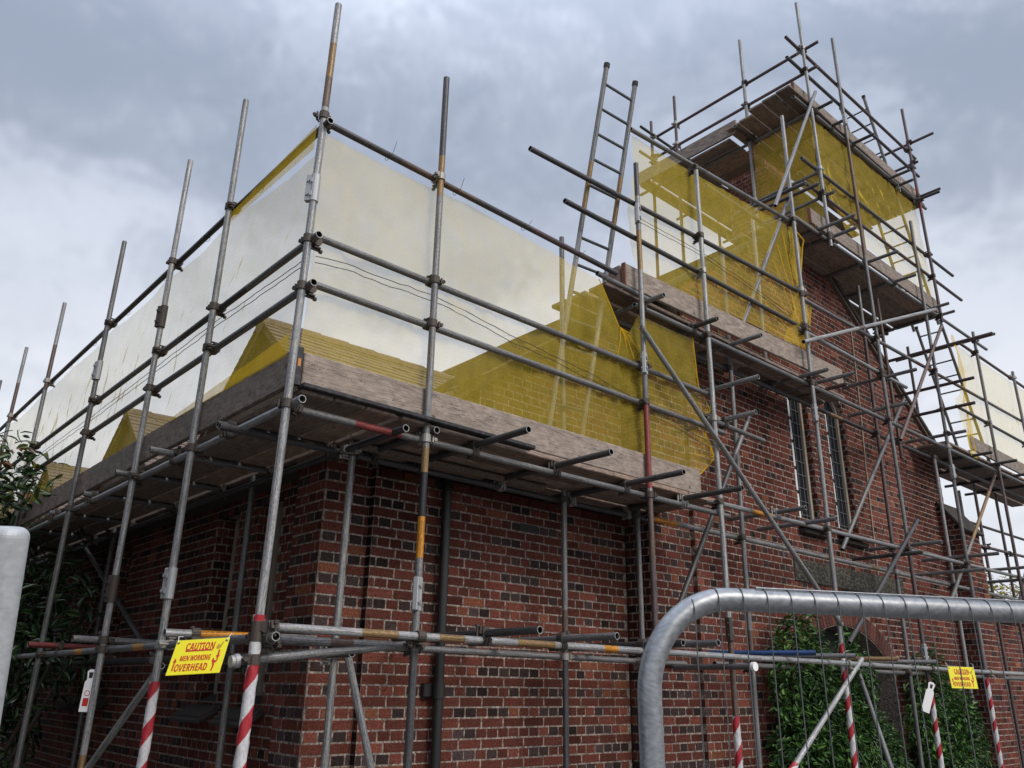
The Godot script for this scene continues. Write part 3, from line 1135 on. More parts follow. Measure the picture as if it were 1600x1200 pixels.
func band_end(o: MeshInstance3D, p: Vector3, size: Vector3) -> void:
	part(o, "end_band", box_mesh(size, 0.002), M.bolt, Transform3D(Basis.IDENTITY, p))

func V(x: float, y: float, z: float) -> Vector3: return Vector3(x, y, z)

# ==================================================================== corner scaffold
func build_corner_scaffold() -> void:
	var s := thing("corner_scaffold", "low tube scaffold wrapping the near corner of the church, board deck and three guard rails", "scaffold", V(1.5, 0, -1.5))
	# uprights: front row, then the row that recedes on the left
	var a := tube(s, "upright", V(-0.02, 0, 0), V(0.05, 6.21, 0), GALV, [[5.55, 5.85, OCHRE], [5.3, 5.55, RUST]])
	sleeve(a, V(0.033, 4.66, 0), -0.9)
	var b := tube(s, "upright", V(1.01, 0, 0), V(1.03, 6.14, 0), GREY, [[2.4, 2.66, ORANGE], [2.66, 2.95, BLACK], [2.95, 3.12, OCHRE], [0.4, 1.85, DARK], [5.05, 5.4, OCHRE], [5.4, 6.14, DARK]])
	sleeve(b, V(1.017, 2.18, 0), 0.6)
	var c := tube(s, "upright", V(3.325, 0, 0), V(3.352, 6.48, 0), GALV, [[3.23, 4.0, MAROON], [2.6, 3.2, RUST], [0, 2.6, PLUM], [4.0, 4.3, GREY], [5.3, 5.72, OCHRE], [6.1, 6.48, DARK]])
	sleeve(c, V(3.347, 5.9, 0), 0.5)
	sleeve(c, V(3.343, 4.36, 0), 0.5)
	var zs: Array = [-1.365, -2.55, -4.32, -6.65, -8.55, -10.1]
	var tops: Array = [6.18, 6.21, 6.1, 6.19, 6.15, 6.06]
	var cols: Array = [GALV, GALV, GREY, GALV, GALV, GREY]
	for i in 6:
		var u := tube(s, "upright", V(0, 0, zs[i]), V(0.0, tops[i], zs[i] - 0.02), cols[i], [[0.9, 1.15, OCHRE]] if i == 1 else ([[5.0, 5.6, RUST]] if i > 2 else []))
		if i == 0: sleeve(u, V(0, 2.26, zs[i]), -1.2)
		if i == 1: sleeve(u, V(0, 2.31, zs[i]), -1.2, true); sleeve(u, V(0, 4.6, zs[i]), -1.0, true)
		if i == 2: sleeve(u, V(0, 4.6, zs[i]), -1.2)
	# inner row against the wall
	tube(s, "upright", V(0.83, 0, -0.62), V(0.84, 3.24, -0.62), GALV)
	tube(s, "upright", V(2.95, 0, -0.62), V(2.94, 5.75, -0.62), GREY, [[2.0, 2.25, RUST], [0, 2.0, DARK]])
	tube(s, "upright", V(3.93, 0, -0.62), V(3.92, 3.26, -0.62), GREY)
	for z: float in [-2.1, -3.6, -5.6, -7.6]:
		tube(s, "upright", V(0.82, 0, z), V(0.8, 3.26, z), GREY)
	# rails along the front
	tube(s, "guard_rail", V(0.1, 5.235, -0.05), V(3.06, 5.182, -0.05), DARK, [[0.6, 1.3, RUST], [1.9, 2.6, PLUM]])
	tube(s, "guard_rail", V(2.86, 5.13, -0.1), V(3.6, 5.11, -0.1), GREY)
	tube(s, "guard_rail", V(0.12, 4.355, -0.05), V(4.45, 4.345, -0.05), GREY)
	tube(s, "guard_rail", V(0.12, 4.018, -0.05), V(4.6, 4.0, -0.05), GREY)
	tube(s, "ledger", V(0.1, 3.18, -0.05), V(4.55, 3.18, -0.05), GREY, [[0.4, 0.75, MAROON]])
	tube(s, "ledger", V(-0.1, 3.17, -0.67), V(4.2, 3.17, -0.67), DARK)
	tube(s, "ledger", V(0.05, 1.93, 0.05), V(4.9, 1.922, 0.05), GALV, [[0.55, 0.8, OCHRE], [1.1, 1.3, OCHRE], [1.75, 2.1, OCHRE], [2.6, 2.75, ORANGE]])
	tube(s, "ledger", V(0.3, 1.9, -0.67), V(4.6, 1.88, -0.67), GREY)
	# rails along the left side
	tube(s, "guard_rail", V(0.05, 5.16, 0.08), V(0.05, 5.1, -11.5), DARK, [[4.3, 5.0, GREY]])
	tube(s, "guard_rail", V(0.05, 4.285, 0.1), V(0.05, 4.285, -11.5), GREY, [[1.0, 2.2, DARK]])
	tube(s, "guard_rail", V(0.05, 3.95, 0.1), V(0.05, 3.945, -11.5), GREY)
	tube(s, "ledger", V(0.05, 3.19, 0.12), V(0.05, 3.185, -11.5), GALV)
	tube(s, "ledger", V(0.79, 3.18, 0.1), V(0.77, 3.18, -11.5), DARK)
	tube(s, "ledger", V(0.05, 1.88, 0.12), V(0.05, 1.84, -11.5), GREY, [[1.9, 2.1, ORANGE], [3.3, 3.5, ORANGE]])
	tube(s, "ledger", V(0.77, 1.83, -0.3), V(0.77, 1.83, -11.5), DARK)
	# transoms that carry the deck
	for t: Array in [[1.06, 0.06], [1.48, 0.5], [2.27, 0.52], [3.09, 0.54], [3.86, 0.56]]:
		tube(s, "transom", V(t[0], 3.235, t[1]), V(t[0] - 0.02, 3.235, -0.98), DARK)
	for t: Array in [[-0.02, -0.86], [-0.12, -1.82], [-0.08, -2.72], [-0.02, -3.78], [0.0, -5.0], [-0.03, -6.3], [0, -7.8]]:
		tube(s, "transom", V(t[0] - 0.02, 3.238, t[1]), V(0.98, 3.238, t[1] + 0.02), GREY)
	# low transoms, poking out past the first ledger
	for t: Array in [[1.53, 0.56, DARK], [2.24, 0.55, GREY], [3.12, 0.42, DARK], [3.26, 0.63, GREY]]:
		tube(s, "transom", V(t[0], 1.975, t[1]), V(t[0] - 0.02, 1.965, -0.95), t[2])
	var cap_tube := tube(s, "transom", V(-0.07, 1.757, -0.05), V(1.02, 1.885, -0.05), GREY)
	var cp := begin()
	cyl(cp, V(-0.085, 1.755, -0.05), V(-0.06, 1.758, -0.05), 0.036, 18)
	cyl(cp, V(-0.105, 1.753, -0.05), V(-0.085, 1.755, -0.05), 0.03, 18)
	part(cap_tube, "end_cap", done(cp), M.sleeve)
	tube(s, "transom", V(-0.14, 1.925, -0.95), V(0.9, 1.94, -1.0), GALV, [[0.17, 0.6, ORANGE]])
	tube(s, "transom", V(-0.2, 1.94, -2.62), V(0.9, 1.93, -2.64), GREY)
	tube(s, "transom", V(-0.2, 1.93, -3.9), V(0.9, 1.92, -3.95), MAROON)
	tube(s, "ledger", V(0.11, 1.875, -0.05), V(1.0, 1.872, -0.05), GREY, [[0.35, 0.5, RUST]])
	# braces
	tube(s, "brace", V(0.1, 1.75, -1.58), V(0.1, 1.0, -2.8), GALV, [], "none")
	tube(s, "brace", V(0.84, 3.6, -7.7), V(0.84, 1.9, -4.0), GREY, [], "none")
	tube(s, "brace", V(0.89, 1.85, -0.56), V(1.38, 0.45, -0.56), GALV, [], "none")
	clamp_all()
	# decks: the left run passes through the corner, the front run butts against it
	deck_z(s, 0.03, -11.4, 0.08, 1.0, 3.262, [-3.9, -7.8])
	deck_x(s, 1.02, 4.35, -0.02, -0.93, 3.264, [2.92])
	var edge := board(s, "deck_board", V(0.07, 3.298, 0.035), V(1.95, 3.295, 0.035), V(0, 0, 0.09), 0.03, M.black_board)
	edge.set_meta("label", "scuffed black edge board under the front toe board")
	# toe boards
	var t1 := board(s, "toe_board", V(0.11, 3.43, -0.052), V(4.13, 3.425, -0.052), V(0, 0.24, 0))
	t1.material_override = M.wood[6]
	var t2 := board(s, "toe_board", V(0.052, 3.43, 0.0), V(0.052, 3.43, -3.99), V(0, 0.24, 0), 0.038, M.wood[2])
	part(t2, "end_band", box_mesh(V(0.05, 0.246, 0.03), 0.003), M.black_board, Transform3D(Basis.IDENTITY, V(0.056, 3.43, -0.004)))
	part(t2, "rust_patch", box_mesh(V(0.02, 0.05, 0.004), 0.001), M.rust_orange, Transform3D(Basis.IDENTITY, V(0.058, 3.45, 0.0115)))
	board(s, "toe_board", V(0.055, 3.43, -4.0), V(0.055, 3.43, -7.9), V(0, 0.24, 0), 0.038, M.wood[1])
	board(s, "toe_board", V(0.05, 3.43, -7.91), V(0.05, 3.43, -11.4), V(0, 0.24, 0), 0.038, M.wood[4])

# ==================================================================== scaffold before the gable
func build_gable_scaffold() -> void:
	var s := thing("gable_scaffold", "tube scaffold with a mid-height board deck in front of the gable wall's two lancet windows", "scaffold", V(6.5, 0, 0))
	var d := tube(s, "upright", V(4.35, 0, 0), V(4.376, 6.93, 0), GALV, [[2.3, 2.5, ORANGE], [1.0, 2.1, RUST]])
	sleeve(d, V(4.352, 2.15, 0), 0.8, true)
	var e := tube(s, "upright", V(6.3, 0, 0), V(6.45, 8.74, 0), GALV)
	sleeve(e, V(6.36, 4.6, 0), 0.7)
	var g := tube(s, "upright", V(8.3, 0, 0), V(8.41, 11.3, 0), GREY, [[7.4, 9.4, RUST], [0, 3.4, PLUM]])
	sleeve(g, V(8.4, 9.73, 0), 0.7)
	sleeve(g, V(8.31, 2.1, 0), 0.7)
	var i := tube(s, "upright", V(10.08, 0, 0), V(10.33, 8.8, 0), GREY)
	sleeve(i, V(10.21, 4.62, 0), 0.7)
	# the inner row close to the brickwork
	tube(s, "upright", V(5.15, 0, -0.33), V(5.28, 6.45, -0.33), GREY, [[1.9, 2.2, RUST]])
	tube(s, "upright", V(8.55, 0, -0.33), V(8.78, 7.2, -0.33), GREY, [[3.0, 6.5, PLUM]])
	tube(s, "upright", V(10.36, 0, -0.33), V(10.54, 4.98, -0.33), GALV)
	tube(s, "upright", V(9.38, 4.72, -0.33), V(9.38, 7.2, -0.33), RUST)
	tube(s, "upright", V(6.2, 5.0, -0.45), V(6.24, 7.3, -0.45), GALV)
	# guard rails of the mid deck; the two that poke out left carry the ladder
	tube(s, "guard_rail", V(3.36, 6.92, -0.05), V(6.55, 7.17, -0.05), GREY)
	tube(s, "guard_rail", V(1.98, 5.99, -0.05), V(6.6, 6.19, -0.05), DARK)
	tube(s, "guard_rail", V(2.4, 5.655, -0.05), V(6.6, 5.7, -0.05), DARK)
	tube(s, "guard_rail", V(6.45, 6.11, -0.05), V(16.2, 6.33, -0.05), GREY, [[3.2, 5.5, RUST]])
	tube(s, "guard_rail", V(6.3, 5.66, -0.05), V(9.2, 5.66, -0.05), GALV)
	tube(s, "ledger", V(3.3, 4.95, -0.05), V(16.2, 5.05, -0.05), GREY)
	tube(s, "ledger", V(3.3, 4.93, -0.38), V(16.2, 5.0, -0.38), DARK, [[4.2, 4.5, OCHRE]])
	tube(s, "ledger", V(4.3, 4.09, -0.05), V(5.3, 4.07, -0.05), GREY)
	tube(s, "ledger", V(4.2, 3.28, -0.05), V(16.2, 3.39, -0.05), GALV, [[0.75, 1.1, ORANGE]])
	tube(s, "ledger", V(3.75, 3.1, -0.38), V(16.2, 3.1, -0.38), GALV, [[0.1, 0.45, ORANGE], [3.2, 3.4, OCHRE], [4.3, 4.5, OCHRE]])
	tube(s, "ledger", V(4.85, 1.925, 0.05), V(16.0, 1.93, 0.05), GALV)
	tube(s, "ledger", V(4.65, 1.88, -0.38), V(16.0, 1.89, -0.38), GREY)
	tube(s, "rail", V(5.0, 7.15, -0.3), V(6.4, 7.15, -0.3), DARK)
	# transoms across: [x, height, near tip z, colour]
	for t: Array in [[3.42, 5.0, 0.2, GREY], [4.19, 5.0, 0.24, DARK], [4.93, 5.05, 0.26, GREY], [6.3, 5.05, 0.25, GREY], [6.66, 5.07, 0.38, GREY], [6.94, 5.07, 0.15, RUST], [4.62, 4.14, 0.3, GALV], [4.66, 4.5, 0.34, GALV],
			[5.4, 3.34, 0.28, GREY], [5.96, 3.31, 0.3, GREY], [8.6, 3.4, 0.3, GREY], [8.1, 3.22, 0.25, DARK], [10.2, 3.43, 0.4, GREY], [9.9, 3.2, 0.3, GREY], [8.45, 5.6, 0.4, GREY], [8.5, 5.2, 0.2, GREY], [10.3, 5.2, 0.25, GREY]]:
		tube(s, "transom", V(t[0], t[1], t[2]), V(t[0] - 0.02, t[1], -0.6), t[3])
	for t: Array in [[4.95, BLUE, 0.5], [5.7, GREY, 0.35], [6.6, OCHRE, 0.4], [7.6, GREY, 0.3]]:
		tube(s, "transom", V(t[0] + 0.3, 1.985, 0.3), V(t[0] - 0.15, 1.98, -0.55), t[1])
	var pl := tube(s, "transom", V(4.23, 1.84, 0.28), V(4.28, 1.84, -0.55), GREY)
	var cp := begin()
	cyl(cp, V(4.228, 1.84, 0.31), V(4.23, 1.84, 0.28), 0.036, 18)
	part(pl, "end_cap", done(cp), M.white)
	for t: Array in [[6.53, 0.85], [5.94, 0.5], [5.57, 0.45]]:
		tube(s, "guard_rail", V(10.26, t[0], t[1]), V(10.26, t[0], -1.0), PLUM)
	# braces
	tube(s, "brace", V(3.25, 4.68, 0.055), V(6.28, 2.3, 0.055), GALV, [], "none")
	tube(s, "brace", V(5.45, 4.42, -0.28), V(4.0, 2.3, -0.28), DARK, [[0.1, 0.6, GREY]], "none")
	tube(s, "brace", V(9.64, 5.65, -0.28), V(7.18, 3.2, -0.28), GREY, [], "none")
	tube(s, "brace", V(10.68, 7.03, 0.055), V(8.46, 4.72, 0.055), RUST, [], "none")
	tube(s, "brace", V(8.6, 3.7, 0.055), V(6.4, 2.13, 0.055), DARK, [], "none")
	tube(s, "brace", V(6.2, 5.42, 0.055), V(10.6, 7.3, 0.055), GALV, [[1.6, 1.8, RUST]], "none")
	tube(s, "brace", V(6.55, 7.55, -0.1), V(5.15, 5.3, -0.1), GREY, [], "none")
	tube(s, "brace", V(7.2, 1.96, -0.3), V(6.2, 0.2, 0.6), GREY, [], "none")
	tube(s, "brace", V(6.62, 1.98, 0.06), V(4.7, 0.79, 0.06), GALV * 1.4, [], "none")
	clamp_all()
	deck_x(s, 2.98, 7.4, -0.1, -0.6, 5.06, [5.6])
	board(s, "deck_board", V(2.98, 5.085, -0.71), V(5.6, 5.085, -0.71), V(0, 0, 0.2))
	var tb := board(s, "toe_board", V(3.23, 5.25, -0.095), V(7.36, 5.32, -0.095), V(0, 0.24, 0), 0.038, M.wood[6])
	band_end(tb, V(3.22, 5.25, -0.095), V(0.014, 0.236, 0.045))
	board(s, "toe_board", V(3.235, 5.25, -0.14), V(3.235, 5.25, -0.36), V(0, 0.24, 0), 0.038, M.wood[1])

# ==================================================================== tower scaffold
func build_tower_scaffold() -> void:
	var s := thing("tower_scaffold", "highest scaffold, two stacked board decks round the gable top with open rails above", "scaffold", V(8.5, 7.2, -0.5))
	var f := tube(s, "upright", V(7.36, 7.15, 0), V(7.325, 11.27, 0), GALV)
	var h := tube(s, "upright", V(10.92, 7.2, 0), V(10.885, 11.31, 0), PLUM, [[2.0, 2.5, MAROON]])
	tube(s, "upright", V(7.36, 7.1, -1.02), V(7.36, 11.28, -1.0), GALV)
	tube(s, "upright", V(7.36, 7.6, -2.32), V(7.36, 10.98, -2.3), PLUM)
	tube(s, "upright", V(7.36, 7.6, -2.83), V(7.36, 10.76, -2.8), PLUM)
	tube(s, "upright", V(9.2, 7.6, -2.83), V(9.2, 10.9, -2.8), GREY)
	tube(s, "upright", V(10.9, 7.2, -1.02), V(10.9, 11.0, -1.0), GREY)
	# front rails: [x from, x to, height from, height to]
	for t: Array in [[6.95, 11.25, 10.42, 10.48, PLUM], [6.9, 11.25, 10.03, 10.11, DARK], [6.95, 12.0, 8.36, 8.44, DARK], [6.92, 12.2, 7.98, 8.04, PLUM]]:
		tube(s, "guard_rail", V(t[0], t[2], -0.05), V(t[1], t[3], -0.05), t[4])
	tube(s, "ledger", V(6.95, 9.37, -0.05), V(11.3, 9.48, -0.05), GREY)
	tube(s, "ledger", V(6.5, 7.27, -0.05), V(13.0, 7.35, -0.05), GREY)
	tube(s, "ledger", V(6.5, 7.27, -0.88), V(11.0, 7.3, -0.9), DARK)
	tube(s, "ledger", V(7.0, 9.33, -2.75), V(11.3, 9.36, -2.75), DARK)
	tube(s, "guard_rail", V(7.0, 10.44, -2.75), V(11.3, 10.44, -2.75), DARK)
	tube(s, "guard_rail", V(6.95, 9.92, -2.75), V(11.3, 9.95, -2.75), GREY)
	tube(s, "ledger", V(6.9, 9.37, -0.96), V(11.2, 9.45, -0.96), DARK)
	# rails that run back on the left and on the right
	for t: Array in [[10.46, 0.2], [10.06, 0.14], [8.36, -0.02], [7.96, 0.12]]:
		tube(s, "guard_rail", V(7.41, t[0], t[1]), V(7.41, t[0] - 0.02, -2.75 if t[0] > 9.0 else -1.2), PLUM if t[0] > 9.0 else GREY)
	for t: Array in [[10.62, 0.4], [10.21, 0.08], [9.54, 0.34]]:
		tube(s, "guard_rail", V(10.95, t[0], t[1]), V(10.95, t[0] - 0.01, -1.3), PLUM)
	tube(s, "ledger", V(7.41, 9.37, 0.05), V(7.41, 9.37, -2.6), GREY)
	# deck transoms: stubs show past the ledger
	for t: Array in [[7.5, 0.24], [8.0, 0.14], [8.62, 0.3], [9.9, 0.28], [10.2, 0.2], [10.85, 0.35]]:
		tube(s, "transom", V(t[0], 9.43, t[1]), V(t[0], 9.44, -1.05), DARK)
	for t: Array in [[7.15, 0.45], [7.45, 0.32], [8.45, 0.42], [9.3, 0.3], [10.6, 0.25], [10.95, 0.2]]:
		tube(s, "transom", V(t[0], 7.335, t[1]), V(t[0], 7.335, -1.05), GREY)
	for t: Array in [[7.3, -3.05], [8.35, -3.1], [9.6, -3.0], [10.8, -3.0]]:
		tube(s, "transom", V(t[0], 9.385, -1.25), V(t[0], 9.385, t[1]), GREY)
	tube(s, "transom", V(6.25, 7.47, 0.3), V(6.25, 7.47, -0.7), DARK)
	tube(s, "transom", V(6.5, 7.55, 0.34), V(6.5, 7.55, -0.6), PLUM)
	tube(s, "brace", V(7.42, 9.66, 0.055), V(5.9, 7.1, 0.055), GREY, [], "none")
	clamp_all()
	# upper deck: left ends stepped, the near boards run furthest
	var lefts: Array = [6.82, 6.84, 6.86, 6.98, 7.0]
	for k in 5:
		var z := -0.13 - k * 0.232
		board(s, "deck_board", V(lefts[k], 9.475, z), V(11.2, 9.5, z), V(0, 0, 0.226))
	for k in 4:
		board(s, "deck_board", V(7.24 + k * 0.228, 9.4 + 0.003 * (k % 2), -1.2), V(7.24 + k * 0.228, 9.4, -1.98), V(0.225, 0, 0))
	deck_x(s, 8.98, 11.25, -1.2, -1.98, 9.43, [])
	deck_x(s, 7.15, 11.3, -1.99, -2.88, 9.405, [9.4], 0.04)
	board(s, "toe_board", V(7.1, 9.53, -1.05), V(7.1, 9.53, -2.9), V(0, 0.24, 0), 0.038, M.wood[7])
	var ut := board(s, "toe_board", V(7.07, 9.6, -0.095), V(11.1, 9.66, -0.095), V(0, 0.25, 0), 0.038, M.wood[7])
	band_end(ut, V(7.06, 9.6, -0.095), V(0.014, 0.24, 0.045))
	# lower deck and its long left arm
	deck_x(s, 6.62, 11.1, -0.1, -1.02, 7.362, [9.3])
	var lt := board(s, "toe_board", V(7.07, 7.54, -0.095), V(11.1, 7.56, -0.095), V(0, 0.24, 0), 0.038, M.wood[7])
	band_end(lt, V(7.06, 7.54, -0.095), V(0.014, 0.236, 0.045))

# ==================================================================== far right scaffold
func build_far_scaffold() -> void:
	var s := thing("far_scaffold", "smaller scaffold bay with a netted deck beyond the gable's right-hand buttress", "scaffold", V(13, 0, -0.4))
	tube(s, "upright", V(12.1, 0, 0), V(12.285, 7.45, 0), GREY, [[2.0, 5.0, PLUM]])
	tube(s, "upright", V(13.98, 0, 0), V(14.03, 7.2, 0), GREY)
	tube(s, "upright", V(15.9, 0, 0), V(15.95, 7.2, 0), GREY)
	tube(s, "upright", V(12.7, 0, -0.6), V(12.8, 5.0, -0.6), PLUM)
	tube(s, "upright", V(13.68, 0, -0.6), V(13.78, 5.0, -0.6), PLUM)
	tube(s, "upright", V(12.9, 0, -0.9), V(12.95, 4.95, -0.9), GALV)
	tube(s, "upright", V(11.85, 4.6, -0.95), V(11.9, 7.35, -0.95), PLUM)
	tube(s, "guard_rail", V(11.62, 7.08, -0.05), V(16.2, 7.09, -0.05), RUST)
	tube(s, "guard_rail", V(11.0, 5.82, -0.05), V(16.2, 5.86, -0.05), DARK)
	tube(s, "guard_rail", V(12.2, 7.28, 0.35), V(12.2, 7.27, -1.3), PLUM)
	tube(s, "guard_rail", V(12.3, 3.9, -0.55), V(16.2, 4.0, -0.55), PLUM)
	tube(s, "guard_rail", V(12.3, 4.45, -0.95), V(16.2, 4.5, -0.95), PLUM)
	for t: Array in [[11.4, 0.2], [12.15, 0.3], [13.2, 0.25], [14.1, 0.3]]:
		tube(s, "transom", V(t[0], 5.11, t[1]), V(t[0], 5.11, -1.2), DARK)
	for t: Array in [[11.9, 3.44], [12.2, 3.3]]:
		tube(s, "transom", V(t[0], t[1], 0.4), V(t[0], t[1], -0.7), GREY)
	tube(s, "brace", V(12.35, 5.0, -0.1), V(9.4, 2.6, -0.1), OCHRE, [[0, 0.6, RUST], [2.0, 4.0, GREY]], "none")
	tube(s, "brace", V(13.9, 4.4, -0.1), V(12.2, 2.9, -0.1), PLUM, [], "none")
	clamp_all()
	deck_x(s, 10.55, 16.0, -0.1, -1.02, 5.14, [13.3], 0.12)
	board(s, "toe_board", V(11.45, 5.34, -0.095), V(16.0, 5.32, -0.095), V(0, 0.24, 0), 0.038, M.wood[7])

# ==================================================================== nets
func poly_at(pts: Array, t: float) -> Vector3:
	var total := 0.0
	for i in pts.size() - 1: total += pts[i].distance_to(pts[i + 1])
	var want := t * total
	for i in pts.size() - 1:
		var l: float = pts[i].distance_to(pts[i + 1])
		if want <= l or i == pts.size() - 2: return pts[i].lerp(pts[i + 1], clampf(want / maxf(l, 1e-5), 0.0, 1.0))
		want -= l
	return pts[-1]

# a sheet between four edges, with folds across it; bottom and top run the same way, left and right upwards
func net_mesh(bottom: Array, top: Array, left: Array, right: Array, out: Vector3, fold: float, nu: int, nv: int, sd: int, scallop := 0.0) -> ArrayMesh:
	var st := SurfaceTool.new()
	st.begin(Mesh.PRIMITIVE_TRIANGLES)
	var n := FastNoiseLite.new()
	n.seed = sd
	n.frequency = 1.0
	n.fractal_octaves = 3
	var P: Array = []
	var c00 := poly_at(bottom, 0.0); var c10 := poly_at(bottom, 1.0)
	var c01 := poly_at(top, 0.0); var c11 := poly_at(top, 1.0)
	for j in nv + 1:
		var v := float(j) / nv
		for i in nu + 1:
			var u := float(i) / nu
			var p := poly_at(bottom, u) * (1.0 - v) + poly_at(top, u) * v + poly_at(left, v) * (1.0 - u) + poly_at(right, v) * u
			p -= c00 * (1.0 - u) * (1.0 - v) + c10 * u * (1.0 - v) + c01 * (1.0 - u) * v + c11 * u * v
			var run := p.x - p.z
			var f := n.get_noise_2d(run * 7.0, p.y * 0.7) + 1.3 * n.get_noise_2d(run * 1.6 + p.y * 1.3, p.y * 1.5 + 30.0) + 0.5 * n.get_noise_2d(run * 3.5 - p.y * 2.5, p.y * 3.0)
			p += out * f * fold * (0.3 + 0.7 * sin(PI * clampf(v, 0.0, 1.0)))
			if scallop > 0.0: p.y -= scallop * v * v * absf(sin(run * 2.1))
			P.append(p)
	for j in nv:
		for i in nu:
			var a := j * (nu + 1) + i
			for k: int in [a, a + nu + 2, a + 1, a, a + nu + 1, a + nu + 2]:
				var p: Vector3 = P[k]
				st.set_uv(Vector2((p.x - p.z) * 0.45, p.y * 0.45))
				st.add_vertex(p)
	st.index()
	st.generate_normals()
	return st.commit()

func cord(th: Node3D, pts: Array, wob: float, sd: int) -> void:
	var n := FastNoiseLite.new()
	n.seed = sd
	n.frequency = 1.0
	var len := 0.0
	for i in pts.size() - 1: len += pts[i].distance_to(pts[i + 1])
	var q: Array = []
	var steps := int(len * 14.0)
	for i in steps + 1:
		var p := poly_at(pts, float(i) / steps)
		q.append(p + Vector3(0, wob * (n.get_noise_1d(i * 0.16) + 0.5 * n.get_noise_1d(i * 0.7)), 0))
	part(th, "seam_cord", sweep(q, 0.0028, 5), M.cable)

func net_thing(called: String, label: String, at: Vector3, mesh: ArrayMesh) -> Node3D:
	var t := thing(called, label, "netting", at, "yellow debris nets on the scaffolds")
	part(t, "net_sheet", mesh, M.net)
	return t

